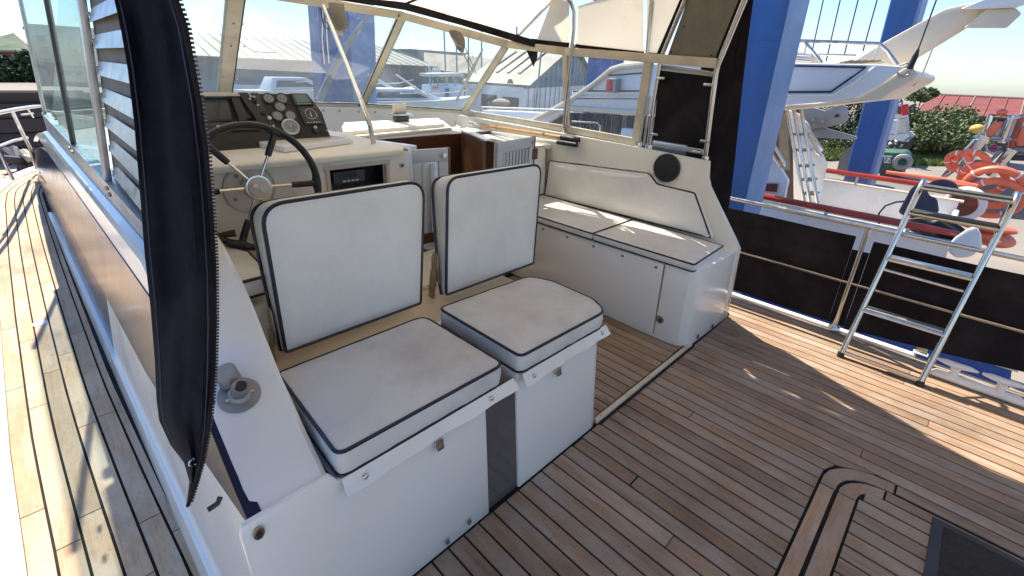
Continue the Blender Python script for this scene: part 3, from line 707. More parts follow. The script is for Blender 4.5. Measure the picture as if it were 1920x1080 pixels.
# starboard window frames: sill, header, posts, panes
def wx(z): return 2.995-.14*(z-1.05)
def bar(pts, wdt, dep, name, m='frame', par=None):
    rs = []
    for p in pts:
        x, y, z = p; rs.append([(x-dep/2, y, z-wdt/2), (x+dep/2, y, z-wdt/2), (x+dep/2, y, z+wdt/2), (x-dep/2, y, z+wdt/2)])
    return MB().rings(rs).build(name, m, par or boat, bevel=.003)
win = thing('wheelhouse_windows', 'cream framed raked wheelhouse windows with salty glass', 'windows', (1.6, 3.5, 1.1))
def prismbar(a, b, wu, wv, name, m='frame', par=None, side=None):
    a = Vector(a); b = Vector(b); t = (b-a).normalized(); u = Vector(side or (0, 1, 0)); u = (u-t*u.dot(t)).normalized(); v = t.cross(u)
    return MB().loft([tuple(a+u*i*wu/2+v*j*wv/2) for i, j in ((-1, -1), (1, -1), (1, 1), (-1, 1))], [tuple(b+u*i*wu/2+v*j*wv/2) for i, j in ((-1, -1), (1, -1), (1, 1), (-1, 1))]).build(name, m, par or win, bevel=.004)
SL = [(2.99, 1.69, 1.068), (3.0, 2.36, 1.09), (3.0, 3.64, 1.112)]         # sill line
HD = [(2.905, 1.60, 1.612), (2.885, 2.34, 1.652), (2.80, 2.86, 1.70)]     # header line
prismbar(SL[0], SL[1], .03, .05, 'sill', side=(1, 0, 0)); prismbar((3.0, 2.363, 1.09), SL[2], .03, .05, 'sill', side=(1, 0, 0))
def hdr(a, b): prismbar(a, b, .03, .055, 'header', side=(1, 0, 0))
hdr((2.905, 1.22, 1.59), HD[1]); hdr(HD[1], HD[2])
FH = [(2.80, 2.87, 1.702), (2.2, 3.42, 1.868), (1.1, 3.6, 1.92), (.27, 3.2, 1.93)]
FB = [(3.0, 3.66, 1.112), (2.30, 4.36, 1.135), (1.2, 4.75, 1.15), (.09, 4.05, 1.15)]
for a, b in zip(FH, FH[1:]): prismbar(a, b, .03, .06, 'header', side=(0, 1, .3))
for a, b in zip(FB, FB[1:]): prismbar(a, b, .03, .03, 'sill', side=(0, 0, 1))
prismbar(FB[0], FH[0], .055, .03, 'pillar', side=(0, 1, 0)); prismbar(FB[1], FH[1], .075, .03, 'pillar', side=(1, 0, 0)); prismbar(FB[2], FH[2], .105, .03, 'pillar', side=(1, 0, 0))
prismbar(SL[1], HD[1], .045, .03, 'post', side=(0, 1, 0)); prismbar((2.985, 1.72, 1.06), (2.905, 1.66, 1.615), .06, .03, 'post', side=(0, 1, 0))
def pane(pts, m, n=(0, 0, 1), par=None, name='pane'):
    P = [Vector(p) for p in pts]; c = sum(P, Vector())/len(P); nn = (P[1]-P[0]).cross(P[2]-P[0]).normalized()*.004
    return MB().slab(P, nn).build(name, m, par or win, smooth=False)
pane([SL[0], SL[1], HD[1], HD[0]], 'glasss'); pane([SL[1], SL[2], HD[2], HD[1]], 'glasss')
for i in range(3): pane([FB[i], FB[i+1], FH[i+1], FH[i]], 'glass')
# black gasket lines on the pillars
for a, b, s in ((FB[1], FH[1], -.042), (FB[2], FH[2], .056)):
    MB().tube([tuple(Vector(a)+Vector((s, -.02, 0))), tuple(Vector(b)+Vector((s, -.02, 0)))], .005, 6).build('gasket', 'rub', win)
MB().tube([tuple(Vector(p)+Vector((0, -.018, .02))) for p in (FB[0], FB[1], FB[2])], .006, 6).build('gasket', 'rub', win)
MB().tube([tuple(Vector(p)+Vector((0.0, -.01, -.03))) for p in (FB[0], FB[1], FB[2], FB[3])], .004, 6).build('gasket', 'rub', win)
for px, py, y in ((438, 45, 4.0), (455, 45, 4.0), (418, 145, 4.5), (445, 150, 4.5), (434, 87, 4.2), (458, 87, 4.2), (722, 90, 3.95)):
    p = Vector(at(px, py, 1, y-.15)); MB().ball(p, .007, 8, 4).build('screw', 'steeld', win)
# clutter at the header: wiper motor shroud, rag, latch, cables
wm = thing('wiper_motor', 'dark stained wiper motor shroud hanging at the windscreen header behind the strut', 'wiper motor', (2.0, 3.2, 1.7))
a = Vector(at(632, 22, 1, 3.35)); b = Vector(at(640, 52, 1, 3.38))
MB().tube([a+Vector((0, 0, .05)), a, b, b+Vector((0, .0, -.02))], [.05, .055, .048, .02], 10).build('shroud', 'mesh', wm)
c = Vector(at(636, 60, 1, 3.4)); MB().cyl(c+Vector((0, 0, .02)), c+Vector((0, 0, -.02)), .022, 14).build('socket', 'frame', wm)
rg = thing('rag', 'grimy beige rag hanging from the header between two windscreen pillars', 'rag', at(858, 75, 1, 3.1))
mb = MB(); rs = []
for k, (px, py, wd) in enumerate(((852, 58, .055), (858, 70, .06), (862, 82, .045), (863, 92, .028), (866, 97, .012))):
    c = Vector(at(px, py, 1, 3.05)); rs.append([tuple(c+Vector((wd*math.cos(2*PI*i/12)*(1+.2*math.sin(3*i)), .02*math.sin(2*PI*i/12), .006*math.sin(5*i)))) for i in range(12)])
mb.rings(rs).build('cloth', 'mesh', rg)
MB().tube([at(838, 52, 1, 3.02), at(846, 70, 1, 3.0), at(858, 84, 1, 3.0), at(866, 88, 1, 3.0)], .003, 6).build('cord', 'frame', rg)
wp = thing('windscreen_wiper', 'long grey wiper arm lying diagonally outside the third windscreen pane', 'wiper', at(870, 150, 1, 4.1))
MB().tube([at(855, 190, 1, 4.15), at(880, 142, 1, 4.0), at(905, 92, 1, 3.75)], [.012, .02, .008], 8).build('arm', 'gmetal', wp)
MB().tube([at(866, 97, 1, 3.6), at(888, 135, 1, 3.9)], .006, 6).build('strut', 'gmetal', wp); MB().tube([at(870, 85, 1, 3.6), at(893, 138, 1, 3.9)], .005, 6).build('strut', 'gmetal', wp)
cb = thing('dangling_cable', 'thin dark cable looping beside the windscreen strut', 'cable', at(615, 50, 1, 3.3))
MB().tube([at(601, 15, 1, 3.3), at(604, 35, 1, 3.3), at(608, 50, 1, 3.3), at(616, 56, 1, 3.3), at(618, 48, 1, 3.3), at(610, 40, 1, 3.3), at(607, 20, 1, 3.32)], .0035, 6).build('loop', 'rub', cb)
for dx in (0, 6): MB().tube([at(606+dx, 20, 1, 3.36), at(604+dx*1.5, 70, 1, 3.5), at(608+dx*1.5, 118, 1, 3.7)], .004, 6).build('cord', 'gel', cb)

# windscreen strut
sr = thing('windscreen_strut', 'bent stainless strut rising from the console to the windscreen header', 'strut', at(700, 272, 1, 2.3))
MB().tube([at(701, 275, 1, 2.3), at(694, 236, 1, 2.3), at(688, 218, 1, 2.34), at(650, 120, 1, 2.75), at(607, 12, 1, 3.35)], .0125, 12).build('tube', 'steel', sr)

# inner front coaming below the windscreen
mb = MB(); T_ = [(3.0, 3.64, 1.098), (2.30, 4.33, 1.12), (1.2, 4.72, 1.135), (.1, 4.02, 1.135)]; B_ = [(2.98, 3.55, .75), (2.28, 4.22, .75), (1.2, 4.6, .75), (.12, 3.9, .75)]
for i in range(3):
    mb.add([T_[i], T_[i+1], B_[i+1], B_[i], *[tuple(Vector(p)+Vector((0, .02, 0))) for p in (T_[i], T_[i+1], B_[i+1], B_[i])]], [(0, 1, 2, 3), (4, 7, 6, 5), (0, 4, 5, 1), (1, 5, 6, 2), (2, 6, 7, 3), (3, 7, 4, 0)])
mb.build('front_coaming', 'gelc', boat, smooth=False)
for px in (606, 636, 672, 703):
    c = Vector(at(px, 207+.03*(px-606), 1, 4.15+(700-px)*.002)); MB().cyl(c, c+Vector((0, -.006, 0)), .012, 10).build('bolt', 'steeld', boat)
# ---------------------------------------------------------------- console
cs = thing('helm_console', 'white helm console with overhanging top and a recessed radio bay', 'console', (.85, 2.4, .55))
rx0, rx1, rz0, rz1 = .925, 1.222, .86, 1.035
fy = 2.12
def fbox(x0, x1, z0, z1, nm='front_panel'): MB().box(x0, x1, fy, fy+.025, z0, z1).build(nm, 'gelc', cs, smooth=False)
fbox(.33, rx0, .2, 1.085); fbox(rx0+.0005, rx1, rz1, 1.085); fbox(rx0+.0005, rx1, .2, rz0); fbox(rx1+.0005, 1.365, .2, 1.085)
MB().box(rx0, rx1, fy+.12, fy+.13, rz0, rz1).build('bay_back', 'blk', cs)
for a in ((rx0, rx1, rz1-.004, rz1+.001), (rx0, rx1, rz0-.001, rz0+.004)): MB().box(a[0], a[1], fy+.026, fy+.12, a[2], a[3]).build('bay_wall', 'blk', cs)
for a in (rx0, rx1-.004): MB().box(a, a+.004, fy+.026, fy+.12, rz0+.005, rz1-.005).build('bay_wall', 'blk', cs)
MB().box(rx0-.025, rx1+.025, fy-.006, fy-.0005, rz1+.001, rz1+.02).build('bay_frame', 'frame', cs, bevel=.001)
MB().box(rx0-.02, rx0-.0, fy-.006, fy-.0005, rz0, rz1).build('bay_frame', 'frame', cs, bevel=.001); MB().box(rx1, rx1+.02, fy-.006, fy-.0005, rz0, rz1).build('bay_frame', 'frame', cs, bevel=.001)
rd = thing('radio', 'black car radio mounted in the console bay', 'radio', (1.05, 2.2, .95))
MB().box(.955, 1.12, fy+.03, fy+.11, .955, 1.015).build('body', 'blkm', rd, bevel=.003)
MB().box(.975, 1.075, fy+.026, fy+.0295, .985, 1.008).build('display', 'screen', rd)
for k in range(4): MB().box(1.0+.022*k, 1.016+.022*k, fy+.025, fy+.0295, .962, .972).build('button', 'alu', rd, bevel=.001)
MB().prism([(fy-.045, 1.082), (2.95, 1.082), (2.95, 1.112), (fy-.03, 1.112), (fy-.047, 1.104)], 0, .33, 1.30).build('top', 'gelc', cs, bevel=.004)
MB().hexa([(1.301, fy-.04, 1.082), (1.38, fy+.05, 1.082), (1.38, 2.9, 1.082), (1.301, 2.9, 1.082), (1.301, fy-.04, 1.104), (1.36, fy+.05, 1.104), (1.36, 2.9, 1.104), (1.301, 2.9, 1.104)]).build('top_end', 'gelc', cs, bevel=.003)
c = Vector(at(753, 310, 1, fy-.0)); MB().cyl(c+Vector((0, .01, 0)), c+Vector((0, -.006, 0)), .013, 16).build('socket', 'alu', cs); MB().cyl(c+Vector((0, -.006, 0)), c+Vector((0, -.008, 0)), .007, 12).build('socket_hole', 'blk', cs)
tlid = thing('console_lid', 'raised white rectangular lid lying on the sunlit console top', 'lid', (.9, 2.4, 1.11))
MB().loft([(.775, 2.235, 1.114), (1.17, 2.345, 1.114), (1.09, 2.62, 1.114), (.72, 2.54, 1.114)], [(.785, 2.24, 1.14), (1.165, 2.35, 1.14), (1.085, 2.61, 1.14), (.73, 2.53, 1.14)]).build('lid_panel', 'gel', tlid, bevel=.004)
# instrument pod
pod = thing('instrument_pod', 'black instrument pod with gauges, screens and switch strip above the wheel', 'instrument panel', (.8, 2.5, 1.12))
PO = Vector((.5, 2.45, 1.13)); PU = Vector((1, 0, 0)); PV = Vector((0, .13, .22)).normalized(); PN = PU.cross(PV)
if PN.y > 0: PN = -PN
def pt(s, t, d=0): return tuple(PO+PU*s+PV*t+PN*d)
out = [(-.12, .0), (.60, .0), (.597, .07), (.598, .15), (.575, .205), (.555, .256), (-.12, .262)]
BK = Vector((0, .16, 0))
fb = [(-.12, -.02), (.61, -.02)]+out[2:]
MB().loft([pt(s, t, -.035) for s, t in fb], [tuple(Vector(pt(s, t, -.035))+BK) for s, t in fb]).build('housing', 'blkm', pod, smooth=False)
def pp(poly, name, m, d0=-.034, d1=0, bevel=.002): return MB().loft([pt(s, t, d0) for s, t in poly], [pt(s, t, d1) for s, t in poly]).build(name, m, pod, bevel=bevel)
pp([(.315, .0), (.60, .0), (.597, .07), (.598, .15), (.575, .205), (.555, .254), (.315, .257)], 'gauge_panel', 'blk')
pp([(.332, .0701), (.276, .0701), (.225, .262), (.312, .260)], 'switch_strip', 'blkm', -.034, .004)
pp([(-.12, .243), (.24, .243), (.24, .262), (-.12, .262)], 'top_rail', 'alu', -.034, .002)
pp([(-.12, -.02), (.314, -.02), (.314, .069), (-.12, .069)], 'lower_panel', 'blk')
pp([(-.12, .07), (.27, .07), (.27, .112), (-.12, .112)], 'shelf', 'blkm', -.034, .01)
pp([(.02, .125), (.165, .132), (.178, .24), (.02, .24)], 'monitor', 'screen', -.034, -.02)
pp([(.19, .113), (.226, .113), (.226, .242), (.19, .242)], 'divider', 'blkm', -.034, -.004)
pp([(.228, .14), (.262, .14), (.24, .236), (.228, .236)], 'monitor', 'screen', -.034, -.02)
def ring(s, t, r, d, m, name, thk=.006, r2=None):
    n = 28; a = [pt(s+r*math.cos(2*PI*k/n), t+r*math.sin(2*PI*k/n), d) for k in range(n)]; b = [pt(s+(r2 or r)*math.cos(2*PI*k/n), t+(r2 or r)*math.sin(2*PI*k/n), d+thk) for k in range(n)]
    return MB().loft(a, b)
for s, t, r in ((.352, .229, .024), (.416, .228, .024), (.393, .184, .024), (.366, .136, .024), (.430, .136, .024), (.411, .075, .036)):
    gz = ring(s, t, r, .0005, 'dial', 'gauge').build('gauge', 'dial', pod)
    MB().tube([pt(s+r*1.08*math.cos(2*PI*k/28), t+r*1.08*math.sin(2*PI*k/28), .006) for k in range(28)], .0035 if r < .03 else .005, 6, True).build('bezel', 'alu' if r > .03 else 'blkm', gz)
    an = random.uniform(.5, 2.5); MB().slab([pt(s-.001, t, .0075), pt(s+.001, t, .0075), pt(s+r*.75*math.cos(an), t+r*.75*math.sin(an), .0075)], PN*.0006).build('needle', 'white', gz)
    for k in range(9):
        b_ = -.6+k*4.3/8; p1 = Vector(pt(s+r*.72*math.cos(b_), t+r*.72*math.sin(b_), .007)); MB().cyl(p1, p1+PN*.0007, .0012, 5).build('tick', 'white', gz)
pp([(.468, .188), (.566, .188), (.548, .254), (.462, .254)], 'display_case', 'blkm', -.034, .008)
pp([(.478, .202), (.552, .202), (.541, .246), (.475, .246)], 'display', 'lcd', .0085, .0095, 0)
for k in range(5): pp([(.482+.015*k, .192), (.490+.015*k, .192), (.490+.015*k, .197), (.482+.015*k, .197)], 'button', 'alu', .0085, .011, 0)
pp([(.483, .080), (.584, .080), (.578, .176), (.474, .178)], 'display_case', 'blkm', -.034, .012)
pp([(.492, .100), (.572, .100), (.567, .170), (.485, .170)], 'display', 'screen', .0125, .0135, 0)
MB().tube([pt(.530+.028*math.cos(2*PI*k/24), .136+.028*math.sin(2*PI*k/24), .0145) for k in range(24)], .0014, 5, True).build('compass_ring', 'alu', pod)
MB().slab([pt(.527, .12, .0138), pt(.533, .12, .0138), pt(.530, .155, .0138)], PN*.0008).build('needle', 'white', pod)
for k in range(5): pp([(.497+.015*k, .087), (.506+.015*k, .087), (.506+.015*k, .093), (.497+.015*k, .093)], 'button', 'alu', .0125, .015, 0)
for s, t, r, m in ((.53, .045, .013, 'blkm'), (.530, .062, .009, 'alu'), (.306, .150, .011, 'blk'), (.322, .122, .010, 'alu'), (.27, .235, .006, 'alu'), (.285, .232, .006, 'alu'), (.262, .222, .005, 'alu'), (.285, .21, .007, 'blk'), (.29, .19, .005, 'alu'), (.325, .095, .012, 'blkm'), (.312, .08, .005, 'alu'), (.328, .08, .005, 'alu'), (.268, .248, .005, 'alu'), (.09, .091, .006, 'alu'), (.03, .091, .006, 'alu'), (.12, .093, .004, 'alu'), (.15, .092, .004, 'alu'), (.585, .04, .004, 'alu')):
    a = Vector(pt(s, t, -.002)); MB().cyl(a, a+PN*.018, r, 12).build('knob', m, pod)
# ---------------------------------------------------------------- wheel
wh = thing('steering_wheel', 'black rimmed five-spoke steering wheel with steel spokes and polished hub', 'steering wheel', (.566, 2.0, 1.03))
WC = Vector((.572, 2.0, 1.027)); Wn = Vector((0, -1, .18)).normalized(); Wu = Vector((1, 0, 0)); Wv = Wn.cross(Wu); 
if Wv.z < 0: Wv = -Wv
def wpt(r, a, d=0): return tuple(WC+Wu*r*math.cos(a)+Wv*r*math.sin(a)+Wn*d)
RR = .243
MB().tube([wpt(RR, 2*PI*k/64) for k in range(64)], .0175, 12, True, .8).build('rim', 'blk', wh)
for dg in (-3, 62, 128, 178, 244):
    a = math.radians(dg)
    MB().tube([wpt(.03, a), wpt(.15, a)], .0055, 8).build('spoke', 'steel', wh)
    sg = MB(); sg.tube([wpt(.135, a), wpt(.15, a), wpt(.235, a)], [.012, .013, .014], 10); o = sg.build('spoke_grip', 'blk', wh)
    MB().tube([wpt(RR-.006, a+x) for x in (-.2, -.12, 0, .12, .2)], [.008, .012, .02, .012, .008], 10).build('grip_web', 'blk', wh)
MB().tube([wpt(0, 0, -.02), wpt(0, 0, .0), wpt(0, 0, .022)], [.05, .05, .048], 32).build('hub', 'steel', wh)
MB().tube([wpt(0, 0, .0222), wpt(0, 0, .026), wpt(0, 0, .029)], [.042, .040, .012], 32).build('hub_cap', 'frame', wh)
MB().cyl(wpt(.014, 2.6, .027), wpt(.014, 2.6, .031), .011, 16).build('hub_emblem', 'alu', wh); MB().cyl(wpt(.014, -.5, .027), wpt(.014, -.5, .031), .013, 16).build('hub_emblem', 'alu', wh)
MB().tube([wpt(0, 0, -.02), tuple(Vector(wpt(0, 0, -.02))+Vector((0, .095, 0)))], .028, 16).build('shaft', 'alu', wh)
MB().tube([tuple(Vector((.575, fy-.004, 1.0))+Vector((.1*math.cos(2*PI*k/40), 0, .1*math.sin(2*PI*k/40)))) for k in range(40)], .003, 6, True).build('helm_plate_ring', 'alu', wh)
MB().cyl((.575, fy-.0008, 1.0), (.575, fy-.005, 1.0), .088, 40).build('helm_plate', 'gelc', wh)
for a in (.6, 2.2, 3.7, 5.2): MB().cyl((.575+.072*math.cos(a), fy-.005, 1.0+.072*math.sin(a)), (.575+.072*math.cos(a), fy-.010, 1.0+.072*math.sin(a)), .008, 10).build('bolt', 'steeld', wh)
tl = thing('throttle_lever', 'small black lever beside the helm seat', 'lever', (.4, 2.0, .9))
MB().tube([(.36, 1.98, .86), (.42, 1.97, .868), (.455, 1.965, .868)], [.012, .012, .015], 10).build('handle', 'blk', tl); MB().cyl((.35, 1.99, .80), (.36, 1.98, .87), .014, 10).build('stem', 'blkm', tl)

# ---------------------------------------------------------------- companionway
cw = thing('companionway', 'open companionway with mahogany linings below a white sliding hatch', 'companionway', (1.8, 2.6, .6))
MB().box(1.38, 1.405, 2.2, 3.0, .1, 1.075).build('lining', 'gelc', cw)
MB().hexa([(1.41, 3.1, .1), (2.9, 3.1, .1), (2.9, 3.13, .1), (1.41, 3.13, .1), (1.41, 3.1, 1.0), (2.9, 3.1, 1.0), (2.9, 3.13, 1.0), (1.41, 3.13, 1.0)]).build('bulkhead', 'wood', cw)
a, b = at(840, 262, 1, 3.0), at(926, 275, 1, 2.32)
MB().loft([(2.50, 3.08, .6), (2.03, 2.28, .6), (2.06, 2.28, .6), (2.53, 3.08, .6)], [(2.50, 3.08, 1.03), (2.03, 2.28, 1.075), (2.06, 2.28, 1.075), (2.53, 3.08, 1.03)]).build('lining', 'wood', cw)
MB().loft([(2.48, 3.09, 1.031), (2.02, 2.25, 1.077), (2.08, 2.25, 1.077), (2.56, 3.09, 1.031)], [(2.48, 3.09, 1.041), (2.02, 2.25, 1.087), (2.08, 2.25, 1.087), (2.56, 3.09, 1.041)]).build('capping', 'gel', cw)
MB().prism([(2.20, 1.076), (3.05, 1.03), (3.05, 1.055), (2.20, 1.10)], 0, 1.385, 1.47).build('runner', 'gel', cw, bevel=.003)
MB().box(1.40, 2.05, 2.2, 3.1, .05, .1).build('cabin_sole', 'wood', cw)
hl = [(1.45, 3.02, 1.02), (2.45, 3.14, 1.02), (2.72, 3.62, 1.02), (1.72, 3.62, 1.02)]
MB().loft(hl, [(x, y, 1.05) for x, y, z in hl]).build('sliding_hatch', 'gelc', cw, bevel=.008)
hl2 = [(1.47, 3.07, 1.051), (2.40, 3.17, 1.051), (2.64, 3.58, 1.051), (1.72, 3.58, 1.051)]
MB().loft(hl2, [(x, y, 1.078) for x, y, z in hl2]).build('hatch_rim', 'gelc', cw, bevel=.006)
bc = Vector((2.16, 3.45, 1.08))
hb = thing('hatch_bracket', 'cream wooden block on a small black stand on the sliding hatch', 'bracket', tuple(bc))
MB().box(bc.x-.06, bc.x+.06, bc.y-.03, bc.y+.03, bc.z, bc.z+.05).build('stand', 'blkm', hb, bevel=.004)
MB().box(bc.x-.08, bc.x+.09, bc.y-.05, bc.y+.05, bc.z+.0505, bc.z+.062).build('plate', 'steel', hb, bevel=.003)
MB().box(bc.x-.07, bc.x+.05, bc.y-.01, bc.y+.01, bc.z+.063, bc.z+.14).build('block', 'frame', hb, bevel=.004)
def door(label, A, B, z0, z1, th, slits, knob):
    A = Vector(A); B = Vector(B); u = (B-A).normalized(); n = Vector((u.y, -u.x, 0)); L = (B-A).length
    t = thing('companionway_door', label, 'door', tuple(A), 'companionway doors')
    def bx(s0, s1, a, b, d0, d1, nm, m):
        q = [A+u*s0+n*d0, A+u*s1+n*d0, A+u*s1+n*d1, A+u*s0+n*d1]
        MB().loft([(p.x, p.y, a) for p in q], [(p.x, p.y, b) for p in q]).build(nm, m, t, bevel=.002)
    bx(0, L, z1-.07, z1, 0, th, 'rail', 'bluegreyd'); bx(0, .06, z0, z1-.0705, 0, th, 'stile', 'bluegreyd'); bx(L-.06, L, z0, z1-.0705, 0, th, 'stile', 'bluegreyd')
    bx(.0605, L-.0605, z0, z1-.0705, .006, th-.006, 'backing', 'alu')
    k = max(2, int((L-.12)/.04))
    for i in range(k): bx(.064+i*(L-.13)/k, .064+(i+.5)*(L-.13)/k, z0, z1-.08, th-.0055, th+.0, 'slat', 'bluegreyd')
    bx(L+.0005, L+.012, z0, z1+.003, -.005, th+.004, 'edge_strip', 'wood')
    c = A+u*(L-.03)+n*(th+.002); MB().cyl((c.x, c.y, z1-.035), tuple(Vector((c.x, c.y, z1-.035))+n*.012), .013, 14).build('knob', 'steel', t)
    return t
door('left louvred grey companionway door standing open beside the console', (1.395, 2.17, 0), (1.62, 2.13, 0), .6, 1.085, .025, 5, 1)
door('right louvred grey companionway door beside the settee end pad', (2.12, 2.26, 0), (2.56, 2.335, 0), .6, 1.062, .025, 5, 1)
MB().box(1.366, 1.392, 2.13, 2.19, .3, 1.10).build('post', 'alu', cw, bevel=.003)
pw = Vector(at(1000, 285, 1, 2.33)); MB().box(pw.x-.035, pw.x+.02, 2.30, 2.34, pw.z-.05, pw.z+.03).build('latch_block', 'wood', cw, bevel=.003)
# shelf inside starboard coaming with boathooks
MB().prism([(2.45, .93), (3.62, .95), (3.62, .985), (2.45, .965)], 0, 2.70, 2.93).build('side_shelf', 'gelc', boat, bevel=.006)
def pole(lbl, a, b, mats, r):
    t = thing('boat_hook', lbl, 'boat hook', tuple((Vector(a)+Vector(b))/2), 'poles on the starboard shelf'); a = Vector(a); b = Vector(b)
    for f0, f1, m, rr, nm in mats: MB().tube([tuple(a.lerp(b, f0)), tuple(a.lerp(b, f1))], rr, 12).build(nm, m, t)
    return t
pa, pb = at(882, 231, 0, 2.885), at(1086, 263, 0, 2.885); pc_, pd = at(868, 240, 0, 2.865), at(1082, 272, 0, 2.865)
pole('upper boat hook with varnished wooden shaft and black rubber grip', pa, pb, [(-.01, .05, 'steeld', .014, 'hook'), (.05, .11, 'frame', .012, 'ferrule'), (.11, .86, 'hookwood', .012, 'shaft'), (.86, 1, 'rub', .019, 'grip')], .012)
pole('lower white pole with black rubber grip below the wooden boat hook', pc_, pd, [(0, .86, 'gel', .012, 'shaft'), (.86, 1, 'rub', .018, 'grip')], .012)
for f in (.28, .72):
    c = Vector(pa).lerp(Vector(pb), f); MB().torus(c, Vector(pb)-Vector(pa), .016, .004, 16, 6).build('clip', 'steel', boat)
ac = thing('anchor_hook', 'small bent steel hook lying at the forward end of the shelf', 'hook', at(862, 240, 0, 2.84))
MB().tube([at(852, 225, 0, 2.86), at(855, 236, 0, 2.86), at(862, 240, 0, 2.86), at(872, 233, 0, 2.86)], .006, 8).build('wire', 'steel', ac); MB().cyl(at(864, 238, 0, 2.86), at(866, 246, 0, 2.86), .012, 10).build('foot', 'steel', ac)
# ---------------------------------------------------------------- canopy frame and door
cf = cp = thing('canopy', 'cream translucent canvas canopy with black edging on polished stainless tubes over the wheelhouse', 'canopy', (1.5, 2.2, 1.9))
def tb(pts, r=.0135, nm='tube', m='steel', par=None): return MB().tube(pts, r, 12).build(nm, m, par or cf)
def W(px, py, x): return at(px, py, 0, x)
tb([W(1057, 247, 2.975), W(1063, 180, 2.935), W(1071, 100, 2.875), W(1076, 55, 2.86), W(1076, 22, 2.845), W(1070, 4, 2.81), W(1058, -8, 2.76), (2.2, 2.43, 2.04), (1.2, 2.45, 2.07), (.28, 2.4, 1.98)])
tb([W(1196, 270, 2.985), W(1209, 150, 2.93), W(1222, 0, 2.87), (2.86, 1.78, 2.12)], .0125)
tb([W(1216, 274, 2.985), W(1226, 190, 2.95), W(1238, 118, 2.93), W(1242, 102, 2.925), W(1287, -6, 2.86), W(1310, -60, 2.83)], .0145)
tb([W(1207, 272, 2.975), W(1219, 180, 2.945)], .008)
tb([W(1323, 294, 2.985), W(1333, 210, 2.95), W(1342, 140, 2.93), W(1346, 122, 2.925), W(1400, -10, 2.86), W(1420, -60, 2.83)], .0165)
tb([W(1240, 112, 2.928), W(1344, 124, 2.928)], .0125, 'crossbar')
tb([W(1238, 122, 2.928), W(1342, 137, 2.928)], .006, 'crossbar')
for px, py in ((1197, 270), (1057, 247), (1216, 276), (1323, 296)):
    c = Vector(W(px, py, 2.985)); MB().tube([c+Vector((0, 0, -.02)), c+Vector((0, 0, .012)), c+Vector((0, 0, .014))], [.026, .024, .014], 14).build('foot', 'steel', cf)
dr = thing('side_gate', 'black perforated gate panel in a steel frame above the speaker', 'gate', (2.97, 1.4, 1.05))
MB().slab([W(1236, 131, 2.935), W(1336, 144, 2.935), W(1322, 277, 2.975), W(1224, 262, 2.975)], (.008, 0, 0)).build('panel', 'fabk', dr)
MB().slab([W(1224, 264, 2.97), W(1324, 281, 2.97), W(1323, 291, 2.97), W(1222, 274, 2.97)], (.02, 0, 0)).build('sill', 'alu', dr, bevel=.003)
MB().slab([W(1240, 120, 2.94), W(1336, 134, 2.94), W(1334, 144, 2.942), W(1237, 130, 2.942)], (.01, 0, 0)).build('top_trim', 'frame', dr)
for px, py, s in ((1240, 147, 1), (1329, 159, -1), (1228, 252, 1), (1322, 265, -1)):
    c = Vector(W(px, py, 2.93 if py < 200 else 2.962)); MB().box(c.x-.012, c.x-.002, c.y-.028, c.y+.028, c.z-.009, c.z+.009).build('hinge', 'steel', dr, bevel=.002)
c = Vector(W(1305, 284, 2.96)); MB().ball(c, (.015, .03, .012)).build('catch', 'steel', dr)
gm = thing('mesh_panel', 'grey-brown mesh panel between the raked canopy tubes above the gate', 'panel', (2.9, 1.4, 1.7))
MB().slab([W(1252, 103, 2.925), W(1338, 115, 2.925), W(1392, -20, 2.86), W(1296, -20, 2.86)], (.004, 0, 0)).build('mesh', 'mesh', gm)
for px, py in ((1258, 98), (1333, 104), (1282, 50), (1353, 46)):
    c = Vector(W(px, py, 2.895 if py < 80 else 2.918)); MB().ball(c, .006, 8, 4).build('stud', 'blk', gm)
# ---------------------------------------------------------------- canopy fabrics
def sheet(pts, nm='panel', m='canvas', th=.003, par=None, sub=6, sag=.02):
    a, b, c, d = [Vector(p) for p in pts]; n = (b-a).cross(d-a).normalized(); mb = MB(); vs = []; K = sub+1
    for s_ in (0, 1):
        for i in range(K):
            for j in range(K):
                u, v = i/sub, j/sub; p = a.lerp(b, u).lerp(d.lerp(c, u), v); vs.append(tuple(p+n*(sag*math.sin(PI*u)*math.sin(PI*v)+th*s_)))
    fs = []
    for s_ in (0, 1):
        for i in range(sub):
            for j in range(sub):
                o_ = s_*K*K; fs.append((o_+i*K+j, o_+(i+1)*K+j, o_+(i+1)*K+j+1, o_+i*K+j+1))
    for i in range(sub):
        fs += [(i*K, (i+1)*K, K*K+(i+1)*K, K*K+i*K), (i*K+sub, (i+1)*K+sub, K*K+(i+1)*K+sub, K*K+i*K+sub), (i, i+1, K*K+i+1, K*K+i), (sub*K+i, sub*K+i+1, K*K+sub*K+i+1, K*K+sub*K+i)]
    mb.add(vs, fs); return mb.build(nm, m, par or cp, angle=60)
ho = [Vector(W(1065, 78, 2.882)), Vector(W(1078, 90, 2.882))]
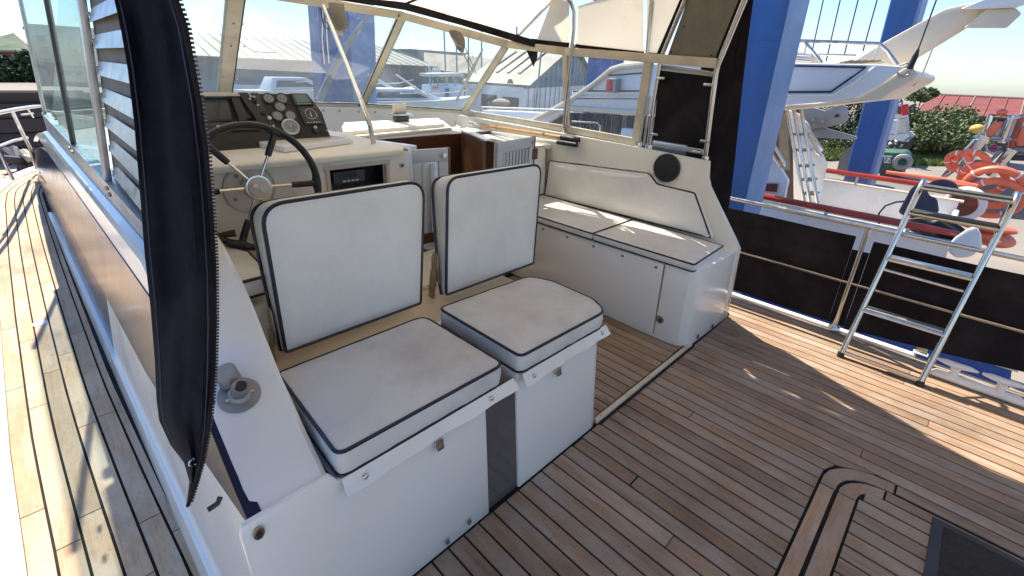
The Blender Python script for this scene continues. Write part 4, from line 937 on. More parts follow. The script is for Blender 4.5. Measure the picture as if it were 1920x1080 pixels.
# side panels, starboard: cream with black lower band
sheet([W(1082, 83, 2.885), W(1207, 97, 2.925), (2.86, 1.75, 2.03), W(1084, 12, 2.85)], sag=.01)
sheet([W(1212, 98, 2.925), W(1232, 100, 2.925), W(1280, -10, 2.87), (2.86, 1.72, 2.03)], sag=.005)
sheet([W(1007, 74, 2.84), W(1066, 80, 2.875), W(1068, 4, 2.83), W(1038, -6, 2.78)], sag=.008)
sheet([W(1080, 95, 2.89), W(1208, 110, 2.932), W(1208, 96, 2.928), W(1080, 82, 2.888)], 'edging', 'fabk', sag=0)
sheet([W(1211, 111, 2.93), W(1238, 114, 2.93), W(1234, 99, 2.928), W(1211, 96, 2.928)], 'edging', 'fabk', sag=0)
sheet([W(995, 86, 2.84), W(1066, 94, 2.88), W(1068, 80, 2.878), W(997, 72, 2.838)], 'edging', 'fabk', sag=0)
sheet([W(985, 90, 2.832), W(1008, 95, 2.84), W(1007, 108, 2.84), W(1000, 125, 2.84)], 'edging', 'fabk', sag=0.004, sub=3)
sheet([W(1232, 100, 2.924), W(1239, 104, 2.922), W(1292, -10, 2.86), W(1279, -10, 2.862)], 'edging', 'fabk', sag=0)
sheet([W(1238, 103, 2.935), W(1350, 118, 2.935), W(1352, 126, 2.935), W(1238, 112, 2.935)], 'edging', 'fabk', sag=0)
# bands along the header and up the seam
def band(pts, w_, nm='edging'):
    rs = []
    P = [Vector(p) for p in pts]
    for i, p in enumerate(P):
        t = (P[min(i+1, len(P)-1)]-P[max(i-1, 0)]).normalized(); up_ = Vector((0, -.4, 1)); up_ = (up_-t*up_.dot(t)).normalized(); n = t.cross(up_)
        rs.append([tuple(p+up_*w_/2+n*.006), tuple(p+up_*w_/2-n*.006), tuple(p-up_*w_/2-n*.006), tuple(p-up_*w_/2+n*.006)])
    return MB().rings(rs).build(nm, 'fabk', cp)
hb_ = [at(1004, 82, 0, 2.83), at(985, 77, 0, 2.80), at(955, 68, 0, 2.785), at(860, 39, 1, 3.12), at(760, 12, 1, 3.36), at(700, 2, 1, 3.42), at(600, -12, 1, 3.5), at(480, -22, 1, 3.5)]
band(hb_, .05)
sm = [at(968, 72, 0, 2.79), at(1000, 40, 1, 2.72), at(1045, -8, 1, 2.58)]
rs = []
for p in sm:
    p = Vector(p); e = Vector((.5, -.1, .4)).normalized()*.028; rs.append([tuple(p+e), tuple(p+e+Vector((0, .012, 0))), tuple(p-e+Vector((0, .012, 0))), tuple(p-e)])
MB().rings(rs).build('edging', 'fabk', cp)
MB().tube([at(972, 66, 0, 2.775), at(1003, 34, 1, 2.68), at(1050, -14, 1, 2.55)], .012, 10).build('tube', 'steel', cf)
h0, h1, h2, h3 = [Vector(at(955, 60, 0, 2.785)), Vector(at(760, 5, 1, 3.38)), Vector(at(480, -30, 1, 3.5)), Vector((.27, 3.15, 1.97))]
r0 = Vector(at(1045, -8, 1, 2.58))
sheet([h0, r0, (2.1, 2.5, 2.04), h1], sag=.02); sheet([h1, (2.1, 2.5, 2.04), (1.1, 2.5, 2.07), h2], sag=.02); sheet([h2, (1.1, 2.5, 2.07), (.27, 2.45, 1.98), h3], sag=.02)
band([tuple(h1), (2.1, 2.52, 2.03)], .03); band([tuple(h2), (1.1, 2.52, 2.06)], .03)
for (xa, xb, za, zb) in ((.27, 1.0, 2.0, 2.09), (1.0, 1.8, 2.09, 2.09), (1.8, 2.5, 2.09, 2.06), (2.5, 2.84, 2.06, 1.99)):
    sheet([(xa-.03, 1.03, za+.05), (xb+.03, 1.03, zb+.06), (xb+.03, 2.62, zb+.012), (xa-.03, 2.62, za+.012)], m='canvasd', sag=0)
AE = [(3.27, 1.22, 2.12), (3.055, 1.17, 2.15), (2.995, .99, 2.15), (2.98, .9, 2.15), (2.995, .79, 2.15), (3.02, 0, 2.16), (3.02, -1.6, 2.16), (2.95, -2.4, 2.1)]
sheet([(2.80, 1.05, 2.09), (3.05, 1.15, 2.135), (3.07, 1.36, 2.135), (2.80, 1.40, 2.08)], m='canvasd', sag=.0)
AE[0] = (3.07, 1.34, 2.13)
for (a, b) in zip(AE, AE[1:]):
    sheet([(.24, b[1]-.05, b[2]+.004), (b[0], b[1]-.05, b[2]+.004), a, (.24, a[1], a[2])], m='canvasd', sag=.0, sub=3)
# starboard curtain
sc = thing('starboard_curtain', 'black canvas curtain bundled behind the gate frame at the aft edge of the wheelhouse', 'curtain', (3.0, 1.2, 1.4))
rs = []
for k_ in range(13):
    z = .70+1.5*k_/12; xc = float(np.interp(z, [.7, 1.0, 1.66, 1.97, 2.3], [3.03, 3.07, 3.06, 3.07, 3.07]))
    pxr = float(np.interp(z, [.76, 1.03, 1.66, 1.97, 2.3], [1367, 1375, 1395, 1408, 1420])); pyr = float(np.interp(z, [.76, 1.03, 1.66, 1.97, 2.3], [378, 300, 100, 0, -100]))
    yo = at(pxr, pyr, 0, xc)[1]; ring_ = []
    for q_ in (0, 1):
        for k in (range(13) if q_ == 0 else range(12, -1, -1)):
            u = k/12; xx = xc+(2.985-xc)*u**1.3; yy = yo+(1.33-yo)*u+.01*math.sin(u*15)
            ring_.append((xx+.006*q_, yy-.012*math.sin(u*17+z)+.006*q_, z+(.25*u if k_ == 0 else .12*u if k_ == 1 else 0)))
    rs.append(ring_)
MB().rings(rs).build('curtain', 'fabk', sc)
# hanging side curtain, port, close to the camera
pcn = thing('side_curtain', 'black canvas side curtain hanging loose in the foreground with an open zip', 'curtain', (.12, 1.0, .6))
LE = [(205, -60), (215, 0), (228, 60), (240, 130), (252, 230), (262, 350), (272, 480), (283, 580), (291, 680), (294, 750), (299, 790), (320, 835), (345, 868), (356, 905), (350, 952)]
RE = [(318, -60), (335, 0), (352, 50), (362, 105), (378, 190), (391, 290), (400, 400), (405, 500), (406, 600), (404, 680), (401, 730), (393, 800), (382, 860), (369, 905), (356, 945)]
LE2 = []; RE2 = []
for (a, b), (c, d) in zip(list(zip(LE, LE[1:])), list(zip(RE, RE[1:]))):
    for k in range(4):
        f = k/4; LE2.append((a[0]+(b[0]-a[0])*f, a[1]+(b[1]-a[1])*f)); RE2.append((c[0]+(d[0]-c[0])*f, c[1]+(d[1]-c[1])*f))
LE2.append(LE[-1]); RE2.append(RE[-1])
grid = []; NJ = 14
for i, (l, r) in enumerate(zip(LE2, RE2)):
    row = []; f = i/len(LE2)
    for j in range(NJ+1):
        u = j/NJ; px = l[0]+(r[0]-l[0])*u; py = l[1]+(r[1]-l[1])*u
        yp = 1.02-.10*u+.018*math.sin(u*5+f*3)+.010*math.sin(u*11-f*6)+.004*math.sin(u*23+f*17)
        row.append(at(px, py, 1, yp))
    grid.append(row)
mb = MB(); n = len(grid); K = NJ+1
vs = [p for row in grid for p in row]; vs += [(x, y+.004, z) for x, y, z in vs]; fs = []
for i in range(n-1):
    for j in range(NJ):
        a = i*K+j; fs.append((a, a+1, a+K+1, a+K)); fs.append((n*K+a, n*K+a+K, n*K+a+K+1, n*K+a+1))
for i in range(n-1): fs += [(i*K, i*K+K, n*K+i*K+K, n*K+i*K), (i*K+NJ, n*K+i*K+NJ, n*K+i*K+K+NJ, i*K+K+NJ)]
mb.add(vs, fs); mb.build('cloth', 'fab', pcn, angle=70)
ed = [Vector(row[-1]) for row in grid]; zt = MB(); acc = 0; step = .0066
tape = MB().tube([tuple(p+Vector((-.004, -.002, 0))) for p in ed], .004, 6).build('zip_tape', 'fabk', pcn)
for a, b in zip(ed, ed[1:]):
    L = (b-a).length; t = (b-a).normalized(); sd_ = Vector((1, 0, 0)); sd_ = (sd_-t*sd_.dot(t)).normalized(); nn = t.cross(sd_)
    while acc < L:
        c = a+t*acc+sd_*.0018; zt.loft([tuple(c+t*i*.0018+nn*j*.0022-sd_*.002) for i, j in ((-1, -1), (1, -1), (1, 1), (-1, 1))], [tuple(c+t*i*.0015+nn*j*.002+sd_*.0026) for i, j in ((-1, -1), (1, -1), (1, 1), (-1, 1))]); acc += step
    acc -= L
zt.build('zip_teeth', 'zip', pcn, smooth=False, kind='stuff')
for off in (1, 12):       # stitched seams
    MB().tube([tuple(Vector(row[off])+Vector((0, -.002, 0))) for row in grid], .0011, 5).build('seam', 'dinghy', pcn)
c = Vector(grid[-9][7])+Vector((0, -.004, 0)); MB().torus(c, (0, 1, 0), .008, .003, 18, 6).build('eyelet', 'steel', pcn)
hkl = Vector(at(408, 944, 0, .088)); tag(MB().tube([tuple(hkl+Vector((-.02, 0, -.004))), tuple(hkl), tuple(hkl+Vector((.008, .004, .01)))], .006, 8).build('turn_button', 'blkm'), 'small dark turn button on the cabin side below the hanging curtain', 'fastener')

# ---------------------------------------------------------------- port windows and louvre
pwn = thing('port_side_windows', 'port wheelhouse side windows with aluminium frames and a louvred aft panel', 'windows', (.14, 3, 1.05))
def pxp(y, z): return cbx(y, 1.05)+.006+.075*(z-1.05)
def pb_(y0, z0, y1, z1, wd, nm='frame', m='alu', dx=0):
    prismbar((pxp(y0, z0)+dx, y0, z0), (pxp(y1, z1)+dx, y1, z1), wd, .022, nm, m, pwn, side=(0, 1, .01))
SY = [(4.75, 1.10), (3.28, 1.075), (2.33, 1.06), (1.42, 1.04)]
sill = MB().rings([[(cbx(y, .98), y, .965), (cbx(y, 1.0)+.0, y, 1.01), (pxp(y, 1.05)-.012, y, z), (pxp(y, 1.05)+.03, y, z), (pxp(y, 1.05)+.03, y, .965)] for y, z in SY]).build('sill', 'alu', pwn)
for k, (px, py) in enumerate(((130, 278), (200, 353), (205, 365), (135, 285), (88, 233))):
    c = Vector(at(px, py, 0, .115 if px > 150 else .07)); MB().ball(c, (.006, .022, .008), 8, 5).build('catch', 'steeld', pwn)
pb_(4.72, 1.10, 4.62, 2.1, .05); pb_(3.25, 1.075, 3.0, 2.1, .045, m='blkm'); pb_(2.30, 1.06, 2.02, 2.0, .05)
def PP(y, z): return (pxp(y, z), y, z)
pane([PP(4.7, 1.10), PP(3.27, 1.075), PP(3.02, 2.1), PP(4.6, 2.1)], 'glassp', par=pwn); pane([PP(3.24, 1.075), PP(2.32, 1.06), PP(2.04, 2.0), PP(2.99, 2.1)], 'glassp', par=pwn)
pb_(1.40, 1.05, 1.18, 2.0, .04)
MB().slab([(PP(2.3, 1.05)[0]+.02, 2.3, 1.05), (PP(1.4, 1.05)[0]+.02, 1.4, 1.05), (PP(1.2, 2)[0]+.02, 1.2, 2.0), (PP(2.02, 2)[0]+.02, 2.02, 2.0)], (.012, 0, 0)).build('backing', 'mesh', pwn)
SZ = [1.11, 1.205, 1.295, 1.38, 1.465, 1.545, 1.62, 1.70, 1.78]
for z in SZ:
    f = (z-1.06)/.94; ya, yb2 = 2.30-.28*f-.03, 1.40-.2*f+.03; x = pxp(1.8, z)
    MB().slab([(x-.004, ya, z-.028), (x-.004, yb2, z-.028), (x+.012, yb2, z+.014), (x+.012, ya, z+.014)], (-.003, 0, -.0)).build('slat', 'alu', pwn, smooth=False)
    MB().cyl((x-.004, ya-.07, z-.006), (x-.009, ya-.07, z-.006), .006, 10).build('rivet', 'steeld', pwn)

# ---------------------------------------------------------------- starboard rail, cloth, ladder, cleat
rl = thing('guard_rail', 'stainless guard rail along the starboard deck edge', 'guard rail', (3.37, 0, 0))
MB().tube([(3.372, 3.2, .79), (3.371, 1.147, .724), (3.37, 0, .72), (3.37, -2.2, .72)], .0145, 12).build('top_rail', 'steel', rl)
MB().tube([(3.372, 3.2, .40), (3.37, 1.005, .359), (3.37, 0, .35), (3.37, -2.2, .35)], .0095, 10).build('mid_rail', 'steel', rl)
for y in (2.0, .32, -1.2):
    p = MB().tube([(3.372, y, .03), (3.371, y-.002, .71)], .014, 12).build('stanchion', 'steel', rl)
    MB().tube([(3.372, y, .026), (3.372, y, .034), (3.372, y, .06)], [.035, .034, .017], 16).build('base', 'steel', rl)
dc = thing('rail_dodger', 'black canvas dodger laced outside the guard rail', 'dodger', (3.39, 0, .05))
def dod(y0, y1, ztop, zbot, nm='panel'):
    rs = []; n = 14
    for i in range(n+1):
        u = i/n; y = y0+(y1-y0)*u; zt_ = ztop[0]+(ztop[1]-ztop[0])*u-.012*math.sin(PI*u); zb_ = zbot[0]+(zbot[1]-zbot[0])*u+.012*math.sin(PI*u)
        x = 3.392+.008*math.sin(y*9)
        rs.append([(x, y, zb_), (x+.006*math.sin(7*y), y, (zt_+zb_)/2), (x, y, zt_), (x+.004, y, zt_), (x+.004+.006*math.sin(7*y), y, (zt_+zb_)/2), (x+.004, y, zb_)])
    return MB().rings(rs).build(nm, 'fabk', dc)
dod(2.9, .365, (.69, .645), (.0, .052)); dod(.275, -1.9, (.635, .67), (.035, .25))
MB().box(3.392, 3.396, .276, .364, .05, .56).build('panel', 'fabk', dc)
ld = thing('boarding_ladder', 'stainless boarding ladder leaning on the guard rail with dark treads', 'ladder', (3.06, .03, 0))
LK = .25
def lp(y, z, d=0): return (3.06+LK*z-d, y, z+d*LK)
ytop = 1.005
for y0, y1 in ((.217, .155), (-.151, -.208)):
    pts = [lp(y0+(y1-y0)*f, ytop*f) for f in (0, .33, .66, .93)]+[(3.06+LK*ytop+.01, y1, ytop+.0), (3.06+LK*ytop+.05, y1, ytop+.028), (3.06+LK*ytop+.10, y1, ytop+.02)]
    MB().tube([(p[0], p[1], p[2]+.014) if p[2] == 0 else p for p in pts], .0145, 12).build('stile', 'steel', ld)
    MB().tube([lp(y0, .0), lp(y0, .03)], .018, 12).build('foot', 'rub', ld)
    MB().tube([(3.06+LK*.8+.012, y1+.01*0+(y0-y1)*.2, .8), (3.06+LK*.8+.14, y1+(y0-y1)*.2, .93), (3.06+LK*ytop+.10, y1, ytop+.02)], .009, 8).build('hook_arm', 'steel', ld)
def yl(z, s): return (.217+(.155-.217)*z/ytop, -.151+(-.208+.151)*z/ytop)[s]
for z, wide in ((.02, 0), (.305, 1), (.61, 1), (.87, 2), (1.005, 2)):
    ya, yb3 = yl(z, 0), yl(z, 1)
    if wide == 0: MB().tube([lp(ya, z+.012), lp(yb3, z+.012)], .012, 10).build('rung', 'steel', ld); continue
    dx = .05 if wide == 1 else .07; x = 3.06+LK*z
    tr = MB().box(x-dx*.4, x+dx*.6, yb3+.014, ya-.014, z, z+.014).build('tread', 'tread' if wide == 2 else 'alu', ld, bevel=.002)
    MB().tube([(x-dx*.45, ya-.005, z-.004), (x-dx*.45, yb3+.005, z-.004)], .009, 8).build('rung', 'steel', ld)
    if wide == 2: MB().tube([(x+dx*.62, ya-.005, z-.004), (x+dx*.62, yb3+.005, z-.004)], .009, 8).build('rung', 'steeld', ld)
MB().tube([lp(.19, .545), lp(-.165, .535)], .008, 8).build('rung', 'steel', ld)
cl = thing('mooring_cleat', 'white painted double-horned mooring cleat on the starboard deck edge', 'cleat', (3.33, -.35, 0))
c1 = Vector((3.34, -.30, .035)); ca = Vector(at(1735, 682, 0, 3.38)); 
MB().tube([(3.243, -.17, .012), (3.243, -.2, .026), (3.243, -.36, .028), (3.243, -.53, .026), (3.243, -.565, .012)], [.01, .024, .026, .024, .01], 12).build('base', 'white', cl)
for yy in (-.268, -.452):
    MB().tube([(3.243, yy, .03), (3.244, yy, .06), (3.246, yy, .09)], [.028, .017, .022], 12).build('horn_stem', 'white', cl)
    MB().tube([(3.246, yy+.085, .108), (3.246, yy+.05, .108), (3.246, yy, .102), (3.246, yy-.05, .108), (3.246, yy-.085, .106)], [.007, .015, .019, .014, .006], 12).build('horn', 'white', cl)
fl = thing('fairlead', 'small rusty steel fairlead on the toe rail behind the ladder', 'fairlead', (3.42, -.1, .03))
pf = Vector(at(1722, 672, 0, 3.42)); MB().box(pf.x-.02, pf.x+.02, pf.y-.035, pf.y+.035, .026, .034).build('foot', 'white', fl, bevel=.002); MB().slab([(pf.x, pf.y-.03, .034), (pf.x, pf.y+.03, .034), (pf.x, pf.y+.024, .075), (pf.x, pf.y+.008, .085), (pf.x, pf.y-.02, .07)], (.008, 0, 0)).build('horn', 'steeld', fl, bevel=.002)

# ---------------------------------------------------------------- pulpit rails at the bow, port side
pu = thing('bow_rail', 'white-grey tubular bow rail curving round the foredeck at far left', 'guard rail', (-.3, 6.8, .2))
def bz(px, py, y): return at(px, py, 1, y)
MB().tube([bz(-60, 222, 5.2), bz(0, 211, 5.9), bz(30, 205, 6.5), bz(63, 200, 7.4), bz(80, 199, 9)], .017, 10).build('top_rail', 'alu', pu)
MB().tube([bz(-60, 290, 5.2), bz(0, 274, 5.9), bz(25, 264, 6.5), bz(51, 258, 7.4)], .013, 10).build('mid_rail', 'alu', pu)
MB().tube([bz(22, 207, 6.4), bz(40, 245, 6.6), bz(55, 275, 6.8), bz(68, 315, 7.0)], .015, 10).build('stanchion', 'alu', pu)
MB().tube([bz(-2, 280, 5.9), bz(12, 312, 6.0), bz(24, 336, 6.1)], .014, 10).build('stanchion', 'alu', pu)
MB().tube([bz(40, 215, 8), bz(62, 213, 8.2)], .01, 8).build('fitting', 'alu', pu); MB().tube([bz(52, 205, 7.6), bz(62, 220, 7.7)], .01, 8).build('fitting', 'alu', pu)

# ================================================================== surroundings
def AD(px, py, depth):
    d = RW@np.array([px-CX, py-CY, FOC])/FOC*depth; return tuple(CAM+d)
def down(p, z=-3.0): return (p[0], p[1], z)
def tubeb(pts, r, nm, m, par, n=8): return MB().tube(pts, r, n).build(nm, m, par)
def thick(pts, off, nm, m, par, bevel=0, **k): return MB().slab(pts, off).build(nm, m, par, bevel=bevel, **k)

# ---------------------------------------------------------------- neighbouring motor yacht
yb = thing('motor_yacht', 'large white flybridge motor yacht moored alongside to starboard', 'boat', (8.6, 3, -1))
XN, XF = 7.0, 10.3
MB().loft([(XN, -.1, -.13), (XN, 14, -.05), (XN+.35, 14, -2.9), (XN+.25, -.3, -2.9)],
          [(XN+.12, -.1, -.13), (XN+.12, 14, -.05), (XN+.5, 14, -2.9), (XN+.4, -.3, -2.9)]).build('near_hull_side', 'bwhite', yb)
def nh(z): return XN+.25*(-z-.13)/2.77
for za, zb, m in ((-1.33, -1.40, 'ivory'), (-1.405, -1.62, 'stripe'), (-1.625, -1.68, 'ivory'), (-1.685, -2.9, 'blkm')):
    MB().loft([(nh(za)-.02, -1.0, za), (nh(za)-.02, 14, za), (nh(zb)-.02, 14, zb), (nh(zb)-.02, -1.05, zb)], [(nh(za)+.3, -1.0, za), (nh(za)+.3, 14, za), (nh(zb)+.3, 14, zb), (nh(zb)+.3, -1.05, zb)]).build('hull_stripe', m, yb)
MB().box(XN+.13, XF+.1, -.1, 9, -.85, -.75).build('cockpit_sole', 'ivory', yb)
MB().box(XF, XF+.12, -.05, 9, -1.6, -.19).build('bulwark', 'bwhite', yb, bevel=.02)
MB().loft([(XN+.5, -.1, -.8), (XF, -.1, -.8), (XF, -.02, -.8), (XN+.5, -.02, -.8)], [(XN+.5, -.1, -.3), (XF, -.1, -.3), (XF, -.02, -.3), (XN+.5, -.02, -.3)]).build('transom', 'bwhite', yb, bevel=.03)
MB().box(XF-.03, XF+.16, -.1, 9, -.188, -.17).build('bulwark_capping', 'ivory', yb)
for x, y0, y1 in ((XN+.03, -.25, 8), (XF+.03, -.02, 8)):
    MB().tube([(x, y1, .0), (x, y0+.4, 0), (x, y0, -.004)], [.045, .045, .03], 10).build('cap_rail', 'redrail', yb)
    y = y0+.55
    while y < 5: MB().tube([(x+.02, y, -.18 if x > 8 else -.13), (x+.02, y, -.03)], .02, 8).build('rail_post', 'alu', yb); y += .85
    MB().box(x+.015, x+.022, y0+.3, 8, (-.17 if x > 8 else -.125), -.04).build('screen_panel', 'glasss', yb)
for y0, y1 in ((1.6, .35), (.3, -.2)): MB().box(XN-.05, XN+.13, y1, y0, -.122, -.095).build('gunwale_strip', 'white', yb)
# aft wings of the superstructure
def yp(pts, x, th, nm, m, bevel=.0): return thick([at(a, b, 0, x) for a, b in pts], (th, 0, 0), nm, m, yb, bevel)
yp([(1380, 240), (1440, 282), (1467, 322), (1477, 339), (1470, 373), (1380, 373)], 7.2, .1, 'side_wing', 'bwhite', .01)
yp([(1424, 341), (1461, 343), (1459, 362), (1424, 359)], 7.18, .015, 'name_panel_edge', 'ivory'); yp([(1420, 343), (1458, 345), (1456, 360), (1420, 357)], 7.165, .012, 'name_panel', 'brownp')
tubeb([at(1441, 270, 0, 7.1), at(1444, 284, 0, 7.1), at(1463, 314, 0, 7.1), at(1471, 312, 0, 7.1), at(1470, 304, 0, 7.1), at(1446, 264, 0, 7.1)], .022, 'grab_rail', 'steel', yb)
yp([(1476, 206), (1497, 214), (1512, 231), (1549, 308), (1535, 378), (1488, 378), (1486, 260)], 9.6, .12, 'side_wing', 'bwhite', .01)
tubeb([at(1510, 232, 0, 9.5), at(1543, 282, 0, 9.5), at(1539, 292, 0, 9.5), at(1531, 286, 0, 9.5), at(1508, 244, 0, 9.5)], .025, 'grab_rail', 'steel', yb)
yp([(1440, 200), (1500, 200), (1500, 378), (1462, 378), (1440, 300)], 9.9, .08, 'saloon_bulkhead', 'brownd', 0)
yp([(1460, 212), (1476, 212), (1480, 320), (1462, 318)], 9.2, .05, 'door_post', 'mesh')
yp([(1493, 218), (1503, 219), (1504, 230), (1494, 229)], 9.5, .04, 'control_box', 'ivory')
# flybridge moulding
yp([(1395, 117), (1481, 118), (1640, 121), (1695, 125), (1648, 160), (1604, 184), (1540, 192), (1395, 204)], 7.3, .12, 'flybridge_side', 'bwhite', .015)
yp([(1395, 200), (1530, 194), (1600, 186), (1650, 158), (1696, 127), (1716, 130), (1722, 140), (1714, 150), (1673, 172), (1650, 188), (1624, 190), (1462, 208), (1395, 212)], 7.44, 2.2, 'flybridge_overhang', 'ivory', .02)
tubeb([at(a, b, 0, 7.285) for a, b in ((1395, 122), (1480, 123), (1624, 126), (1590, 150), (1558, 172), (1395, 173))], .012, 'coach_line', 'pipe', yb)
tubeb([at(a, b, 0, 7.285) for a, b in ((1640, 126), (1605, 153), (1560, 178), (1395, 178))], .014, 'coach_line', 'white', yb)
yp([(1483, 92), (1521, 100), (1521, 119), (1479, 118)], 7.7, .5, 'sun_pad', 'ivory', .02)
yp([(1565, 117), (1660, 113), (1658, 120), (1565, 121)], 7.8, .5, 'sun_pad', 'ivory', .02)
for k in range(4): tubeb([at(1486+2*k, 98+5*k, 0, 7.68), at(1520, 103+4*k, 0, 7.68)], .012, 'pad_slat', 'bwhite', yb)
for k in range(5): tubeb([at(1575+9*k, 118, 0, 7.78), at(1600+13*k, 113, 0, 7.78)], .012, 'pad_slat', 'mesh', yb)
# radar arch and wing
yp([(1592, 121), (1616, 104), (1657, 79), (1770, 17), (1830, 2), (1862, 12), (1858, 20), (1714, 109), (1690, 124)], 8.6, .3, 'radar_arch', 'ivory', .03)
MB().loft([at(a, b, 0, 8.3) for a, b in ((1800, 17), (1850, -4), (1925, -12), (1925, 6), (1905, 14), (1865, 16))], [at(a, b, 0, 9.8) for a, b in ((1805, 18), (1850, 0), (1925, -6), (1925, 8), (1905, 15), (1868, 17))]).build('arch_wing', 'bwhite', yb, bevel=.02)
MB().loft([at(a, b, 0, 8.4) for a, b in ((1806, 53), (1850, 17), (1905, 15), (1916, 26), (1887, 53))], [at(a, b, 0, 8.9) for a, b in ((1806, 53), (1850, 17), (1905, 15), (1916, 26), (1887, 53))]).build('arch_flap', 'ivory', yb, bevel=.02)
for pts, r in (([(1440, 75), (1490, 76), (1650, 82), (1664, 96), (1683, 122)], .022), ([(1510, 79), (1525, 98), (1541, 118)], .02), ([(1534, 102), (1605, 104)], .012), ([(1650, 82), (1638, 112)], .012), ([(1513, 78), (1508, 102)], .012), ([(1440, 100), (1520, 104)], .01)):
    tubeb([at(a, b, 0, 7.6) for a, b in pts], r, 'flybridge_rail', 'steel', yb)
# boarding ladder to the flybridge
fl_ = [((1474, 198), (1509, 384)), ((1487, 198), (1520, 386)), ((1501, 198), (1534, 386))]
for a, b in fl_: tubeb([at(*a, 0, 8.3), at(*b, 0, 8.3)], .026, 'ladder_rail', 'steel', yb)
for f in (.28, .44, .6, .74, .88): 
    p = [at(a[0]+(b[0]-a[0])*f, a[1]+(b[1]-a[1])*f, 0, 8.3) for a, b in fl_]; MB().slab([p[0], p[2], tuple(Vector(p[2])+Vector((.25, 0, 0))), tuple(Vector(p[0])+Vector((.25, 0, 0)))], (0, 0, -.03)).build('ladder_tread', 'gmetal', yb)
# davit
yp([(1468, 200), (1500, 198), (1520, 200), (1546, 208), (1562, 200), (1578, 196), (1587, 200), (1589, 222), (1582, 232), (1545, 240), (1500, 244), (1475, 240)], 10.8, .12, 'davit_plate', 'gmetal', .01)
yp([(1500, 244), (1545, 240), (1605, 256), (1606, 262), (1520, 258), (1498, 254)], 10.85, .1, 'davit_arm', 'gmetal', .01)
for a, b, r in ((1570, 217, .035), (1525, 224, .03), (1543, 228, .022), (1528, 235, .04)):
    p = Vector(at(a, b, 0, 10.78)); MB().cyl(p, p+Vector((-.03, 0, 0)), r, 12).build('davit_bolt', 'blkm' if a == 1570 else 'alu', yb)
# cabin side seen through the starboard windows
SX = 7.4
yp([(930, 262), (1000, 226), (1065, 191), (1110, 160), (1145, 131), (1165, 125), (1205, 121), (1420, 110), (1420, 222), (1205, 214), (1065, 203), (1060, 210), (1030, 228), (985, 268)], SX, .3, 'cabin_side', 'bwhite', .02)
MB().tube([at(a, b, 0, SX-.03) for a, b in ((930, 262), (1000, 226), (1065, 190), (1110, 160), (1145, 131), (1165, 125), (1215, 120))], .05, 8).build('cabin_edge', 'ivory', yb)
for pts, r, m in (([(1128, 142), (1165, 140), (1215, 136)], .012, 'blkm'), ([(1075, 171), (1215, 171)], .014, 'blkm'), ([(1074, 174), (1215, 174)], .02, 'white'), ([(1072, 182), (1215, 183)], .02, 'white'), ([(1072, 184), (1215, 185)], .012, 'blkm'), ([(1066, 203), (1215, 212)], .05, 'ivory')):
    tubeb([at(a, b, 0, SX-.02) for a, b in pts], r, 'moulding_line', m, yb)
yp([(985, 268), (1030, 228), (1060, 211), (1205, 217), (1420, 228), (1420, 300), (985, 300)], SX+.1, .05, 'cabin_window', 'screen')
for k in range(26): 
    a = 1076+k*5.2; p = at(a, 212+(a-1076)*.06, 0, SX+.08); q = at(a-3, 246+(a-1076)*.05, 0, SX+.08); tubeb([p, q], .014+.012*random.random(), 'curtain_fold', random.choice(['blkm', 'winfar', 'dinghy']), yb, 6)
for a in (1103, 1126, 1160): tubeb([at(a, 210, 0, SX+.02), at(a-3, 250, 0, SX+.02)], .03, 'mullion', 'blk', yb)
tubeb([at(1072, 228, 0, SX-.2), at(1120, 231, 0, SX-.2), at(1126, 236, 0, SX-.2), at(1124, 250, 0, SX-.2)], .02, 'hand_rail', 'steel', yb)
p = Vector(at(1184, 248, 0, SX-.15)); MB().box(p.x-.1, p.x+.1, p.y-.13, p.y+.16, p.z-.2, p.z+.06).build('deck_box', 'bwhite', yb, bevel=.03)
p = Vector(at(1151, 160, 0, SX-.12)); MB().box(p.x-.06, p.x+.12, p.y-.07, p.y+.10, p.z-.12, p.z+.11).build('side_light_box', 'gmetal', yb, bevel=.02); MB().cyl((p.x-.03, p.y+.05, p.z-.1), (p.x-.03, p.y+.05, p.z+.09), .075, 12).build('red_side_light', 'navred', yb)
yp([(880, 262), (905, 206), (1060, 213), (1062, 217), (985, 268)], SX+.6, .3, 'foredeck', 'bwhite', .02)
for a, b, c, d in ((903, 201, 1062, 207), (905, 203, 900, 240)): tubeb([at(a, b, 0, SX-.2), at(c, d, 0, SX-.2)], .02, 'guard_wire', 'white', yb)
